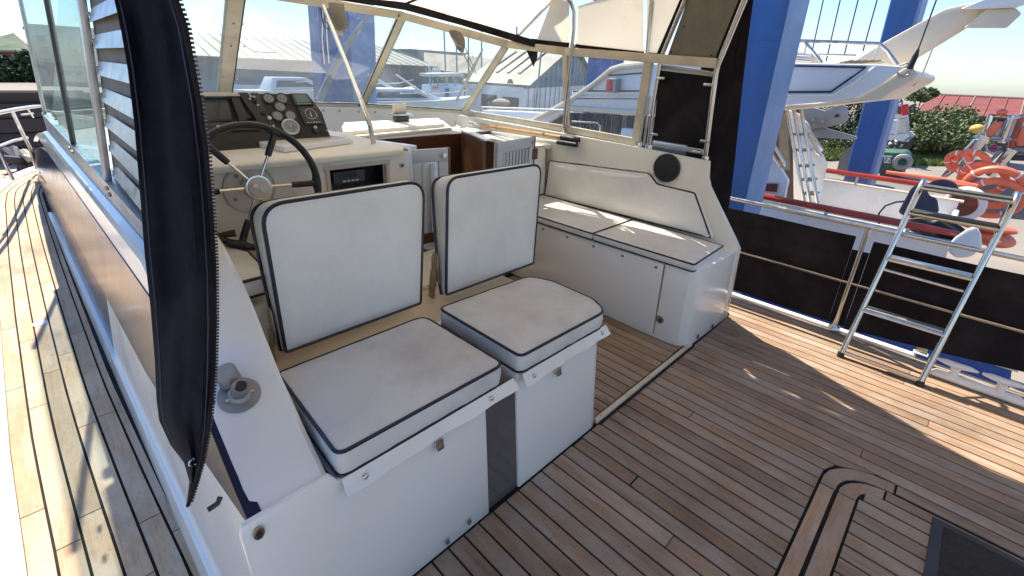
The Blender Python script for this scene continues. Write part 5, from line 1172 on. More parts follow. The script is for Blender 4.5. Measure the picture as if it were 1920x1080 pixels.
# gear in the yacht's cockpit
def lump(name, label, cat, c, r, m, seed=0, group=None, n=22, k=12, amp=.18):
    rs = []; rg_ = random.Random(seed); ph = [rg_.uniform(0, 6) for _ in range(4)]
    for j in range(k+1):
        t = -PI/2+PI*j/k; q = max(math.cos(t), .03)
        rs.append([(c[0]+r[0]*q*math.cos(a)*(1+amp*math.sin(3*a+ph[0]+2*t)), c[1]+r[1]*q*math.sin(a)*(1+amp*math.sin(2*a+ph[1]-t)), c[2]+r[2]*(math.sin(t)+amp*.4*math.sin(4*a+ph[2])*q)) for a in [2*PI*i/n for i in range(n)]])
    return tag(MB().rings(rs).build(name, m), label, cat, group)
lump('covered_outboard', 'outboard motor under a dark blue cover behind the upper ladder treads', 'outboard', at(1768, 350, 0, 8.9), (.12, .16, .1), 'dinghy', 3, amp=.12)
tag(MB().loft([at(a, b, 0, 8.2) for a, b in ((1683, 398), (1694, 378), (1708, 352), (1722, 344), (1738, 350), (1742, 366), (1758, 372), (1762, 398), (1738, 408), (1702, 410))], [at(a, b, 0, 8.6) for a, b in ((1690, 396), (1700, 380), (1711, 358), (1722, 352), (1732, 356), (1738, 370), (1752, 378), (1754, 396), (1736, 402), (1706, 404))]).build('covered_bundle', 'dinghy', bevel=.04, seg=3), 'grey-blue crumpled cover standing behind the ladder on the yacht next door', 'cover')
lump('black_bag', 'black tangled bag hanging behind the ladder near the end of the red rail', 'bag', at(1752, 430, 0, 7.15), (.1, .22, .12), 'rub', 8, amp=.35)
hoop = thing('wire_hoop', 'thin dark wire hoop standing in the cockpit of the yacht next door', 'hoop', at(1690, 380, 0, 8.6))
MB().tube([at(1648+0, 420, 0, 8.6), at(1648, 400, 0, 8.6), at(1660, 386, 0, 8.6), at(1680, 379, 0, 8.6), at(1702, 377, 0, 8.6)], .012, 8).build('wire', 'rub', hoop)
db = thing('dinghy_stern', 'small white dinghy stern behind the lower right of the ladder', 'dinghy', at(1820, 440, 0, 6.4))
MB().loft([at(a, b, 0, 6.2) for a, b in ((1775, 462), (1790, 445), (1812, 430), (1832, 423), (1840, 440), (1842, 465), (1820, 482), (1790, 484))], [at(a, b, 0, 6.8) for a, b in ((1775, 470), (1790, 450), (1812, 436), (1832, 430), (1838, 440), (1840, 462), (1820, 480), (1790, 482))]).build('hull', 'bwhite', db, bevel=.03)
MB().tube([at(1800, 470, 0, 6.3), at(1812, 436, 0, 6.3), at(1832, 420, 0, 6.3)], .02, 8).build('gunwale', 'grey', db)
ob = thing('radar_drum', 'white rimmed round drum with a brown face behind the ladder treads', 'drum', at(1810, 383, 0, 10.9))
p = Vector(at(1808, 384, 0, 10.9)); MB().tube([p+Vector((.25, 0, 0)), p, p+Vector((-.02, 0, 0))], [.28, .28, .26], 28).build('drum', 'white', ob); q = p+Vector((-.022, .03, 0)); MB().cyl(q, q+Vector((-.01, 0, 0)), .2, 24).build('face', 'brownp', ob)

# ---------------------------------------------------------------- boat hoist pillars
def pillar(label, x, y0b, y1b, y0t, y1t, dx, zt=14, taper=0, flange=None):
    t = thing('hoist_pillar', label, 'pillar', (x, (y0b+y1b)/2, -3), 'blue boat hoist pillars')
    MB().loft([(x, y0b, -3), (x, y1b, -3), (x+dx, y1b, -3), (x+dx, y0b, -3)], [(x, y0t, zt), (x, y1t, zt), (x+dx, y1t, zt), (x+dx, y0t, zt)]).build('box_section', 'blue', t, smooth=False)
    return t
# nearest pillar
XP = 5.5
p1 = thing('hoist_pillar', 'nearest blue boat hoist pillar with one side coloured as sky-lit, just beyond the black curtain', 'pillar', (XP, 1.7, -3), 'blue boat hoist pillars')
def yat(px, py, x): return at(px, py, 0, x)[1]
def zat(px, py, x): return at(px, py, 0, x)[2]
yL, yRt, yRb = 2.25, yat(1480, 0, XP), yat(1405, 340, XP)
zt_, zb_ = zat(1480, 0, XP), zat(1405, 340, XP); sl = (yRt-yRb)/(zt_-zb_)
def yr(z): return yRb+sl*(z-zb_)
o1, o2 = yat(1506, 0, XP), yat(1442, 340, XP); sl2 = (o1-o2)/(zat(1506, 0, XP)-zat(1442, 340, XP))
def yr2(z): return o2+sl2*(z-zat(1442, 340, XP))
def dep(z): return XP*(yr(z)/yr2(z)-1)
MB().loft([(XP, yL, -3), (XP, yr(-3), -3), (XP+dep(1), yr(-3), -3), (XP+dep(1), yL, -3)], [(XP, yL, 14), (XP, yr(14), 14), (XP+dep(1), yr(14), 14), (XP+dep(1), yL, 14)]).build('box_section', 'blue', p1, smooth=False)
MB().loft([(XP+.01, yr(-3)-.004, -3), (XP+dep(1), yr(-3)-.004, -3), (XP+dep(1), yr(-3)-.001, -3), (XP+.01, yr(-3)-.001, -3)], [(XP+.01, yr(14)-.004, 14), (XP+dep(1), yr(14)-.004, 14), (XP+dep(1), yr(14)-.001, 14), (XP+.01, yr(14)-.001, 14)]).build('sky_lit_side', 'bluegrey', p1, smooth=False)  # thin skin over the side face, lightened in colour as if lit by sky
X2 = 12.5
p2 = thing('hoist_pillar', 'blue boat hoist pillar with pale edges standing behind the yacht flybridge', 'pillar', (X2, 1.7, -3), 'blue boat hoist pillars')
def lin(pa, pb, x):
    (ya, za), (yb_, zb2) = [(yat(*p, x), zat(*p, x)) for p in (pa, pb)]; s_ = (yb_-ya)/(zb2-za); return lambda z: ya+s_*(z-za)
e0, e1, e2, e3 = lin((1586, 320), (1662, 30), X2), lin((1589, 320), (1665, 30), X2), lin((1632, 320), (1724, 0), X2), lin((1640, 320), (1731, 0), X2)
for fa, fb_, m, dd, nm in ((e1, e2, 'blue', 0, 'box_section'), (e0, e1, 'bluegrey', .01, 'flange'), (e2, e3, 'bluegrey', .01, 'flange')):  # right pale strip is the side face, its lighter tone painted in
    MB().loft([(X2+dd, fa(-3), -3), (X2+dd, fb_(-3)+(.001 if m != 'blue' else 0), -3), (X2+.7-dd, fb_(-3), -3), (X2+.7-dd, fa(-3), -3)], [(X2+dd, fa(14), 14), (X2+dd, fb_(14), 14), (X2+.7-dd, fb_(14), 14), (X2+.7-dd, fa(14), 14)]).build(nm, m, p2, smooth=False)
p3 = thing('hoist_pillar', 'broad blue boat hoist pillar seen through the windscreen behind the strut', 'pillar', (6.5, 13, -3), 'blue boat hoist pillars')
MB().loft([(5.55, 13, -3), (6.55, 13, -3), (6.55, 13.6, -3), (5.55, 13.6, -3)], [(5.95, 13, 5), (6.72, 13, 5), (6.72, 13.6, 5), (5.95, 13.6, 5)]).build('box_section', 'blue', p3, smooth=False)
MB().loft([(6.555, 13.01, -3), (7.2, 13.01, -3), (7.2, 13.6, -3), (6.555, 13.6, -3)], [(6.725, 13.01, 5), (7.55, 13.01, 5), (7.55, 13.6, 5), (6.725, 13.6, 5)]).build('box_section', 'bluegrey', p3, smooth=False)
p4 = thing('hoist_pillar', 'blue boat hoist pillar top behind the cabin of the neighbouring yacht, through the side window', 'pillar', at(1120, 130, 0, 12), 'blue boat hoist pillars')
a_, b_ = at(1101, 130, 0, 12), at(1146, 130, 0, 12); MB().loft([(12, a_[1], -3), (12, b_[1], -3), (12.6, b_[1], -3), (12.6, a_[1], -3)], [(12, a_[1], 9), (12, b_[1], 9), (12.6, b_[1], 9), (12.6, a_[1], 9)]).build('box_section', 'blue', p4, smooth=False)
for zz in (-1.2, .35, 1.9, 3.45): MB().box(XP-.006, XP-.001, yr(zz)+.0, yL, zz, zz+.02).build('weld_seam', 'blue', p1)
bm_ = thing('hoist_boom', 'beige diagonal boom crossing behind the windscreen strut', 'boom', AD(640, 110, 11))
MB().tube([AD(690, 30, 11), AD(640, 100, 11), AD(598, 190, 11)], [.03, .09, .09], 10).build('spar', 'gmetal', bm_)

# rigging wires over the yacht
rgw = thing('rigging_wires', 'dark rigging wires slanting across the sky above the flybridge', 'rigging', at(1600, 50, 0, 10))
for (a, b), (c, d) in (((1548, -20), (1522, 100)), ((1580, -20), (1549, 115)), ((1614, -20), (1583, 103)), ((1650, -20), (1618, 96))): tubeb([at(a, b, 0, 10.5), at(c, d, 0, 10.5)], .011, 'wire', 'blkm', rgw, 6)
bs_ = thing('backstay', 'backstay wire with a black tapered boot at the end of the flybridge', 'stay', at(1715, 100, 0, 7.4))
tubeb([at(1763, -20, 0, 7.4), at(1722, 92, 0, 7.4)], .008, 'wire', 'blkm', bs_, 6); MB().tube([at(1722, 92, 0, 7.4), at(1716, 106, 0, 7.4), at(1705, 130, 0, 7.4)], [.012, .03, .03], 10).build('boot', 'rub', bs_)
MB().torus(at(1697, 131, 0, 7.4), (1, 0, 0), .07, .01, 20, 6).build('shackle', 'steeld', bs_)
MB().tube([at(1748, 92, 0, 8), at(1728, 142, 0, 8), at(1712, 162, 0, 8)], .01, 6).build('halyard', 'frame', bs_)

# ---------------------------------------------------------------- workboat with lifebuoys
wbt = thing('workboat', 'workboat with bright steel frames and white cabin panels at the right edge', 'boat', (13, -1.5, -1))
XW = 12.5
def w_(px, py, x=XW): return at(px, py, 0, x)
MB().loft([w_(1800, 330), w_(1990, 345), w_(1990, 420), w_(1800, 400)], [w_(1800, 330, 15.5), w_(1990, 345, 15.5), w_(1990, 420, 15.5), w_(1800, 400, 15.5)]).build('hull', 'grey', wbt)
for pts, r, m in (([(1762, 335), (1829, 262)], .03, 'steel'), ([(1800, 320), (1848, 255)], .09, 'steel'), ([(1812, 342), (1878, 282)], .03, 'gmetal'), ([(1855, 330), (1900, 280)], .09, 'steel'),
                  ([(1770, 332), (1790, 318), (1799, 312)], .035, 'steel'), ([(1846, 258), (1857, 215), (1898, 217), (1880, 262)], .05, 'steel'), ([(1878, 268), (1896, 222), (1930, 216)], .05, 'steel'), ([(1846, 258), (1900, 262), (1940, 268)], .045, 'alu'),
                  ([(1904, 345), (1925, 330)], .07, 'steel'), ([(1905, 265), (1935, 170)], .03, 'ivory'), ([(1893, 282), (1918, 215)], .05, 'redrail'), ([(1900, 280), (1940, 285)], .05, 'gmetal'), ([(1844, 262), (1850, 225)], .02, 'gmetal'), ([(1870, 262), (1888, 225)], .02, 'gmetal')):
    tubeb([w_(a, b) for a, b in pts], r, 'frame_tube', m, wbt)
thick([w_(1884, 255), w_(1897, 222), (w_(1925, 222)), w_(1925, 262)], (.1, 0, 0), 'cabin_panel', 'bwhite', wbt); thick([w_(1868, 238), w_(1880, 230), w_(1876, 258), w_(1866, 258)], (.1, 0, 0), 'cabin_panel', 'ivory', wbt)
thick([w_(1826, 274), w_(1878, 276), w_(1872, 287), w_(1822, 282)], (.1, 0, 0), 'deck_panel', 'bluegreyw', wbt); thick([w_(1866, 303), w_(1930, 310), w_(1930, 322), w_(1862, 314)], (.1, 0, 0), 'deck_panel', 'bluegreyw', wbt)
thick([w_(1824, 256), w_(1840, 249), w_(1845, 256), w_(1834, 262)], (.1, 0, 0), 'seat', 'white', wbt); thick([w_(1880, 290), w_(1925, 290), w_(1925, 302), w_(1868, 300)], (.1, 0, 0), 'engine_box', 'blkm', wbt)
thick([w_(1752, 338), w_(1800, 341), w_(1800, 345), w_(1752, 342)], (.1, 0, 0), 'plank_rail', 'alu', wbt)
MB().tube([w_(1848, 272), w_(1852, 284), w_(1862, 289), w_(1874, 284)], .02, 8).build('rope', 'ivory', wbt)
MB().ball(w_(1863, 276), .055).build('ball_float', 'navred', wbt)
tag(MB().ball(w_(1879, 210), (.08, .08, .055), 14, 7).build('beacon', 'orange'), 'orange beacon dome on top of the workboat frame', 'beacon')
for (a, b, c, d), lb in (((1850, 250, 1868, 232), 'left tall red canister inside the steel frame of the workboat'), ((1908, 268, 1924, 240), 'right red canister cut by the right edge of the photo')):
    t = thing('gas_canister', lb, 'canister', w_(a, b), 'red canisters on the workboat')
    mx_ = w_((a+c)/2+2, (b+d)/2); MB().tube([w_(a+5, b+5), w_(a+7, b-4), w_(c+2, d+1), w_(c+3, d-4)], [.06, .08, .08, .05], 14).build('bottle', 'orange', t, bevel=0); MB().cyl(w_(c+3, d-4), w_(c+4, d-6), .03, 10).build('valve', 'blkm', t)
lbs = [((1797, 303), .17, .05, 'rearmost orange lifebuoy, leftmost of the group on the workboat'), ((1820, 306), .23, .055, 'orange lifebuoy overlapping the leftmost one on the workboat'), ((1842, 336), .30, .06, 'orange lifebuoy lying in the middle of the workboat group'),
       ((1862, 352), .37, .062, 'large orange lifebuoy directly above the ladder top tread'), ((1862, 372), .36, .062, 'lower orange lifebuoy seen between the two upper ladder treads')]
for i, (c, R, r, lb) in enumerate(lbs):
    cc = Vector(w_(*c, XW-.5+.0*i-(.3 if i > 2 else 0))); t = thing('lifebuoy', lb, 'lifebuoy', tuple(cc), 'orange lifebuoys on the workboat')
    ax = Vector((1, -.35+.1*i, .45)).normalized(); MB().torus(cc, ax, R, r, 36, 10).build('ring', 'orange', t)
    u = ax.orthogonal().normalized(); v = ax.cross(u)
    for k in range(4):
        a = k*PI/2+.5+i*.3; q = cc+(u*math.cos(a)+v*math.sin(a))*R; tt = (-u*math.sin(a)+v*math.cos(a)); MB().tube([q-tt*.014, q+tt*.014], r*1.04, 10).build('band', 'white', t)
for (a, b, c, d, lb) in ((1806, 296, 1838, 322, 'pale rope looped over the left lifebuoys on the workboat'), (1880, 300, 1915, 340, 'pale rope hanging across the right lifebuoys on the workboat')):
    tag(MB().tube([w_(a+(c-a)*f, b+(d-b)*f+9*math.sin(PI*f), 11.8) for f in [k/10 for k in range(11)]], .013, 6).build('rope', 'ivory'), lb, 'rope')
for (c, sz, lb) in (((1862, 448), (.25, .22, .12), 'orange cone-shaped float low behind the right ladder stile'), ((1850, 425), (.2, .3, .08), 'flat orange float behind the lower right of the ladder')):
    lump('orange_float', lb, 'float', w_(*c, 10), sz, 'orange', 5, 'orange floats beside the ladder')
for (a, b, L, lb) in ((1640, 333, 1.0, 'long orange inflatable tube seen under the far red rail, left'), (1600, 345, .7, 'orange strip seen under the far red rail beside the grey post'), (1765, 337, .8, 'orange cushion lying behind the top ladder tread')):
    c = Vector(w_(a, b, 11.2)); tag(MB().tube([c+Vector((0, L, 0)), c, c+Vector((0, -L*.6, -.02))], [.03, .05, .03], 8).build('orange_tube', 'orange'), lb, 'tube', 'orange inflatable tubes')
rt_ = thing('rope_coil', 'dark tangled rope hanging at the guard rail at the right edge', 'rope', (3.37, -.42, .7))
for k in range(9):
    c = Vector((3.37+random.uniform(-.01, .01), -.365-.012*k, .70-.008*k)); MB().torus(c, (random.uniform(-.4, .4), 1, random.uniform(-.4, .4)), .035+.015*random.random(), .007, 16, 6).build('turn', 'rub' if k % 3 else 'gmetal', rt_)

# ---------------------------------------------------------------- yard at the right: grass, rubble, bushes, shed
def leaves(c, r, n, size, seed=0, flat=.85):
    rg_ = np.random.default_rng(seed); c = np.array(c); r = np.array(r)
    cl = rg_.normal(size=(max(6, n//170), 3)); cl /= np.linalg.norm(cl, axis=1)[:, None]; cl *= rg_.uniform(.45, .95, (len(cl), 1)); cl[:, 2] = np.abs(cl[:, 2])*rg_.choice([1, 1, -.3], len(cl))
    k = rg_.integers(0, len(cl), n); d = rg_.normal(size=(n, 3)); d /= np.linalg.norm(d, axis=1)[:, None]
    P = c+(cl[k]+d*rg_.uniform(.12, .34, (n, 1)))*r
    a = rg_.normal(size=(n, 3)); a /= np.linalg.norm(a, axis=1)[:, None]; b = np.cross(a, rg_.normal(size=(n, 3))); b /= np.linalg.norm(b, axis=1)[:, None]
    s = size*rg_.uniform(.6, 1.4, (n, 1)); V = np.stack([P-a*s, P-b*s*.5, P+a*s, P+b*s*.5], 1).reshape(-1, 3)
    m = MB(); m.v = [tuple(x) for x in V]; m.f = [(4*i, 4*i+1, 4*i+2, 4*i+3) for i in range(n)]; m.mi = [0]*n
    return m
def bush(name, label, cat, c, r, n, size, m, seed, group=None, trunk=True):
    t = thing(name, label, cat, (c[0], c[1], -3), group)
    leaves(c, r, n, size, seed).build('foliage', m, t, smooth=False)
    if trunk:
        for k in range(3): q = (c[0]+r[0]*.3*(k-1), c[1]+r[1]*.4*(k-1), c[2]+r[2]*.3); tubeb([(c[0], c[1], -3), ((c[0]+q[0])/2, (c[1]+q[1])/2, (c[2]-3)/2), q], [.12, .08, .04], 'trunk' if k == 0 else 'limb', 'trunk', t, 6)
    return t
XB = 44
def wb(px, py, x=XB): return at(px, py, 0, x)
bush('shrub', 'broad grey-green shrub in front of the brick wall of the red-roofed shed', 'shrub', wb(1768, 252), (4, 2.7, 1.6), 11000, .11, 'leaf', 1, 'bushes in the yard')
bush('shrub', 'darker lower shrub left of the broad one beside the old fishing boat', 'shrub', wb(1712, 256), (3, 1.1, 1.5), 5200, .1, 'leafd', 2, 'bushes in the yard')
bush('tree', 'rounded green tree standing behind the left end of the red-roofed shed', 'tree', wb(1729, 182, 66), (3, 1.5, 1.0), 5000, .14, 'leaf', 3, 'trees in the yard')
bush('tree', 'dark ivy-green tree behind the grey davit plate', 'tree', wb(1590, 235), (3, 3.2, 3.0), 10000, .11, 'leafd', 4, 'trees in the yard')
bush('tree', 'dark green tree just right of the far blue pillar behind the fishing boat', 'tree', wb(1700, 228, 50), (3, 1.0, 1.5), 5000, .11, 'leafd', 5, 'trees in the yard')
bush('shrub', 'low yellow-green shrub left of the far blue pillar', 'shrub', wb(1560, 272, 42), (2, 1.6, .6), 3000, .08, 'leaf', 6, 'bushes in the yard')
def grassbed(name, label, px0, py0, px1, py1, n, h, m, seed):
    rg_ = np.random.default_rng(seed); a = np.array(at(px0, py0, 2, -3)); b = np.array(at(px1, py0, 2, -3)); c = np.array(at(px0, py1, 2, -3)); d = np.array(at(px1, py1, 2, -3))
    u = rg_.random((n, 1)); v = rg_.random((n, 1)); P = (a*(1-u)+b*u)*(1-v)+(c*(1-u)+d*u)*v
    hh = h*rg_.uniform(.4, 1.3, (n, 1)); wv = rg_.normal(size=(n, 2))*.06; V = np.zeros((n, 3, 3)); V[:, 0] = P; V[:, 1] = P; V[:, 0, :2] -= wv; V[:, 1, :2] += wv; V[:, 2] = P; V[:, 2, 2] += hh[:, 0]; V[:, 2, :2] += rg_.normal(size=(n, 2))*.12
    mm = MB(); mm.v = [tuple(x) for x in V.reshape(-1, 3)]; mm.f = [(3*i, 3*i+1, 3*i+2) for i in range(n)]; mm.mi = [0]*n
    o = mm.build(name, m, None, smooth=False, kind='stuff'); o['label'] = label; return tag(o, label, 'grass')
grassbed('grass', 'bright rough grass on the yard bank below the shrubs', 1688, 291, 1800, 311, 9000, .35, 'grass', 1)
grassbed('grass', 'rough grass strip behind the yacht cockpit left of the blue pillar', 1535, 276, 1612, 302, 6000, .3, 'grass', 2)
grassbed('grass', 'tall dry grass tufts in front of the brick shed', 1765, 280, 1812, 292, 2500, .9, 'grass', 3)
rbm = MB(); rg_ = random.Random(5)
for k in range(260):
    p = at(rg_.uniform(1690, 1830), rg_.uniform(279, 292), 2, -3); s = rg_.uniform(.15, .45); rbm.hexa([(p[0]+s*a*rg_.uniform(.6, 1), p[1]+s*b*rg_.uniform(.6, 1), p[2]+s*c*rg_.uniform(.4, .8)) for a, b, c in ((-1, -1, 0), (1, -1, 0), (1, 1, 0), (-1, 1, 0), (-1, -1, 1), (1, -1, 1), (1, 1, 1), (-1, 1, 1))])
tag(rbm.build('rubble', 'rock', smooth=False, kind='stuff'), 'loose stone rubble bank between grass and shrubs', 'rubble')
yb2 = thing('covered_boat', 'small boat under a yellow cover lying before the shrubs', 'covered boat', at(1742, 284, 2, -3))
X_ = 46
MB().loft([at(a, b, 0, X_) for a, b in ((1716, 278), (1722, 268), (1735, 264), (1757, 265), (1766, 270), (1764, 283), (1722, 284))], [at(a, b, 0, X_+2) for a, b in ((1718, 277), (1724, 268), (1736, 264), (1757, 265), (1764, 270), (1763, 282), (1723, 283))]).build('cover', 'yel', yb2, bevel=.15)
tubeb([at(1741, 266, 0, X_), at(1748, 243, 0, X_)], .05, 'stick', 'ivory', yb2)
tag(MB().ball(at(1832, 242, 0, 40), (.35, .35, .28), 12, 7).build('yellow_buoy', 'yel'), 'small yellow buoy hanging by the brick wall left of the workboat', 'buoy')
# red roofed shed
shd = thing('brick_shed', 'long old brick shed with a rusty red and brown roof', 'shed', (56, -4, -3))
ez = zat(1705, 208, 55); rz = zat(1762, 178, 61)
y0s, y1s = yat(1704, 208, 55), -16; yr0 = yat(1764, 178, 61)
MB().box(55.4, 66.5, y1s, y0s-.6, -3, ez-.05).build('wall', 'brick', shd, smooth=False)
MB().loft([(54.8, y0s, ez), (54.8, y1s, ez), (61, y1s, rz), (61, yr0, rz)], [(54.8, y0s, ez-.25), (54.8, y1s, ez-.25), (61, y1s, rz-.25), (61, yr0, rz-.25)]).build('roof', 'roofred', shd, smooth=False)
MB().loft([(67, y0s, ez), (67, y1s, ez), (61.01, y1s, rz), (61.01, yr0, rz)], [(67, y0s, ez-.25), (67, y1s, ez-.25), (61.01, y1s, rz-.25), (61.01, yr0, rz-.25)]).build('roof', 'roofred', shd, smooth=False)
MB().tube([(54.75, y0s, ez-.1), (54.75, y1s, ez-.1)], .12, 8).build('gutter', 'blkm', shd)
MB().tube([(61, yr0, rz+.02), (61, y1s, rz+.02)], .12, 8).build('ridge', 'roofb', shd)
for k in range(8):
    y = y0s-1.2-1.6*k; MB().box(55.1, 55.39, y-.15, y+.15, -3, ez-.3).build('pier', 'roofb' if k % 2 else 'brick', shd, smooth=False)
for k in range(16):
    y = y0s-.6-k*1.05; f = max(0, min(1, (y0s-y)/(y0s-yr0))) if y > yr0 else 1; tubeb([(54.85, y, ez+.03), (54.85+6.1*f, y, ez+.03+(rz-ez)*f)], .05, 'roof_batten', 'roofred' if k % 3 else 'roofb', shd, 6)
# old fishing boat, green skip, mud barge
fb_ = thing('fishing_boat', 'old white fishing boat with wheelhouse and ladder, dark hull, laid up in the yard', 'boat', at(1690, 300, 2, -3))
XQ = 38
def fp_(pts, th, nm, m, x=XQ, bv=0): return thick([at(a, b, 0, x) for a, b in pts], (th, 0, 0), nm, m, fb_, bv)
fp_([(1655, 262), (1668, 256), (1705, 257), (1706, 266), (1700, 283), (1660, 276)], 2.5, 'hull', 'blkm'); fp_([(1656, 255), (1700, 250), (1707, 257), (1703, 266), (1656, 262)], 2.5, 'bulwark', 'bwhite', XQ-.1)
fp_([(1660, 222), (1697, 222), (1699, 250), (1662, 252)], 1.8, 'deckhouse', 'ivory'); fp_([(1668, 196), (1692, 194), (1697, 221), (1664, 221)], 1.6, 'wheelhouse', 'bwhite'); fp_([(1671, 201), (1680, 200), (1680, 214), (1669, 214)], .1, 'window', 'winfar', XQ-.12); fp_([(1683, 200), (1690, 200), (1692, 214), (1683, 214)], .1, 'window', 'brownp', XQ-.12)
for a, b in (((1670, 222), (1663, 252)), ((1684, 222), (1678, 254))): tubeb([at(*a, 0, XQ-.4), at(*b, 0, XQ-.4)], .06, 'ladder_rail', 'bwhite', fb_)
for k in range(6): tubeb([at(1669-1.2*k, 226+4.6*k, 0, XQ-.4), at(1683-1*k, 226+4.8*k, 0, XQ-.4)], .05, 'ladder_rung', 'bwhite', fb_)
tubeb([at(1696, 196, 0, XQ-.4), at(1698, 216, 0, XQ-.4)], .18, 'fender', 'red', fb_); tubeb([at(1688, 176, 0, XQ), at(1692, 196, 0, XQ)], .04, 'mast', 'blkm', fb_)
for k in range(14):
    a = random.uniform(1652, 1700); b = random.uniform(262, 284); tubeb([at(a, b, 0, XQ-1.2), at(a+random.uniform(-12, 12), b+random.uniform(-8, 8), 0, XQ-1)], .06, 'scrap_bar', random.choice(['blkm', 'gmetal', 'brownp']), fb_, 6)
gs = thing('green_skip', 'green tarpaulin-covered skip with a white number board beside the far blue pillar', 'skip', at(1675, 330, 2, -3))
XG = 31
def gp_(pts, th, nm, m, x=XG, bv=0): return thick([at(a, b, 0, x) for a, b in pts], (th, 0, 0), nm, m, gs, bv)
gp_([(1653, 284), (1695, 286), (1702, 296), (1700, 312), (1688, 324), (1650, 322)], 2, 'body', 'green', bv=.1); gp_([(1650, 322), (1690, 322), (1688, 333), (1648, 333)], 1.8, 'base', 'blkm')
gp_([(1656, 292), (1673, 293), (1670, 306), (1654, 305)], .05, 'number_board', 'white', XG-.1)
bc_ = at(1663.5, 299, 0, XG-.12); text('R322', .36, gs, lambda x, y, z: (bc_[0]-z, bc_[1]-x, bc_[2]+y), 'blkm', 'lettering')
MB().torus(at(1692, 304, 0, XG-.3), (1, 0, .1), .3, .12, 20, 8).build('tyre', 'gmetal', gs)
tag(MB().loft([at(a, b, 0, 28) for a, b in ((1640, 275), (1658, 296), (1655, 325), (1622, 326))], [at(a, b, 0, 29) for a, b in ((1640, 275), (1658, 296), (1655, 325), (1622, 326))]).build('tarpaulin', 'dinghy'), 'dark tarpaulin hanging at the foot of the far blue pillar', 'tarpaulin')
tag(MB().loft([at(a, b, 0, 30) for a, b in ((1577, 290), (1600, 270), (1607, 300), (1600, 322), (1568, 322))], [at(a, b, 0, 31) for a, b in ((1580, 290), (1600, 272), (1607, 300), (1600, 322), (1570, 322))]).build('concrete_block', 'conc'), 'pale concrete block left of the far blue pillar', 'block')

# ---------------------------------------------------------------- sheds beyond the windscreen
wh_ = thing('warehouse', 'long grey warehouse with a pale sloping roof seen through the windscreen', 'warehouse', (20, 52, -3))
xa, xb, e_, r_ = 9.5, 33.2, at(500, 110, 1, 45)[2], at(500, 90, 1, 45)[2]
MB().box(xa+.3, xb-.3, 45.4, 70, -3, e_-.02).build('wall', 'grey', wh_, smooth=False)
MB().loft([(xa, 45, e_), (xb, 45, e_), (xb-2.5, 53, e_+2.0), (xa+.5, 53, e_+2.0)], [(xa, 45, e_-.15), (xb, 45, e_-.15), (xb-2.5, 53, e_+1.85), (xa+.5, 53, e_+1.85)]).build('roof', 'roofp', wh_, smooth=False)
MB().loft([(xb, 45, e_), (xb, 70, e_), (xb-2.5, 69, e_+2.0), (xb-2.5, 53, e_+2.0)], [(xb, 45, e_-.1), (xb, 70, e_-.1), (xb-2.6, 69, e_+1.9), (xb-2.6, 53, e_+1.9)]).build('roof', 'roofp', wh_, smooth=False)
for k in range(24): tubeb([(xa+.6+k*.98, 44.98, e_+.02), (xa+.9+k*.94, 52.9, e_+2.0)], .03, 'roof_seam', 'grey', wh_, 5)
for x0, x1 in ((15, 16.8), (25, 26.8)): MB().loft([(x0, 47, e_+.53), (x1, 47, e_+.53), (x1, 51, e_+1.53), (x0, 51, e_+1.53)], [(x0, 47, e_+.56), (x1, 47, e_+.56), (x1, 51, e_+1.56), (x0, 51, e_+1.56)]).build('roof_light', 'bluegreyw', wh_, smooth=False)
MB().box(xa+.3, xb-.3, 45.25, 45.39, -3, -.1).build('lower_wall', 'bluegreyw', wh_, smooth=False)
for x0, x1, m in ((12, 15.5, 'bwhite'), (17, 18.5, 'winfar'), (21.6, 24.6, 'bwhite'), (27, 29, 'winfar')): MB().box(x0, x1, 45.1, 45.24, -3, -.4).build('door', m, wh_, smooth=False)
bk_ = thing('rear_block', 'blue-grey flat-roofed block rising behind the warehouse roof', 'building', (45, 80, -3))
a, b = at(770, 93, 1, 80), at(872, 101, 1, 80)
MB().box(a[0], b[0], 80, 92, -3, a[2]-.2).build('wall', 'bluegreyw', bk_, smooth=False); MB().box(a[0]-.5, b[0]+.5, 79.5, 92, a[2]-.19, a[2]+.1).build('roof', 'grey', bk_, smooth=False)
for k in range(9): MB().box(a[0]+1+k*2, a[0]+1.3+k*2, 79.9, 79.99, -3, a[2]-.3).build('rib', 'grey', bk_, smooth=False)
br = thing('stone_shed', 'long brown-roofed shed running behind the small white office building', 'shed', (60, 60, -3))
P0, P1, P2, P3 = AD(795, 98, 62), AD(1078, 123, 48), AD(1078, 162, 44), AD(795, 128, 58)
MB().slab([P0, P1, P2, P3], (.3, .3, -.4)).build('roof', 'roofb', br, smooth=False)
MB().loft([down(P3), down(P2), (P2[0]+4, P2[1]+4, -3), (P3[0]+4, P3[1]+4, -3)], [tuple(Vector(P3)-Vector((0, 0, .5))), tuple(Vector(P2)-Vector((0, 0, .5))), (P2[0]+4, P2[1]+4, P2[2]-.5), (P3[0]+4, P3[1]+4, P3[2]-.5)]).build('wall', 'brick', br, smooth=False)
off = thing('office_building', 'small white office building with a pale roof, a grey doorway and a dark sign', 'building', (20, 20, -3))
C0 = Vector(AD(985, 166, 24)); L0 = Vector(AD(872, 169, 27)); R0 = Vector(AD(1120, 108, 40)); R0.z = C0.z+.1; L0.z = C0.z
R0 = Vector(AD(1118, 150, 40)); R0.z = C0.z
D0 = L0+(R0-C0)
MB().loft([down(L0), down(C0), down(R0), down(D0)], [tuple(L0), tuple(C0), tuple(R0), tuple(D0)]).build('wall', 'bwhite', off, smooth=False)
rh = 2.6
mR = (C0+R0)/2+Vector((0, 0, rh)); mL = (L0+D0)/2+Vector((0, 0, rh))
e = (L0-C0).normalized()*.3
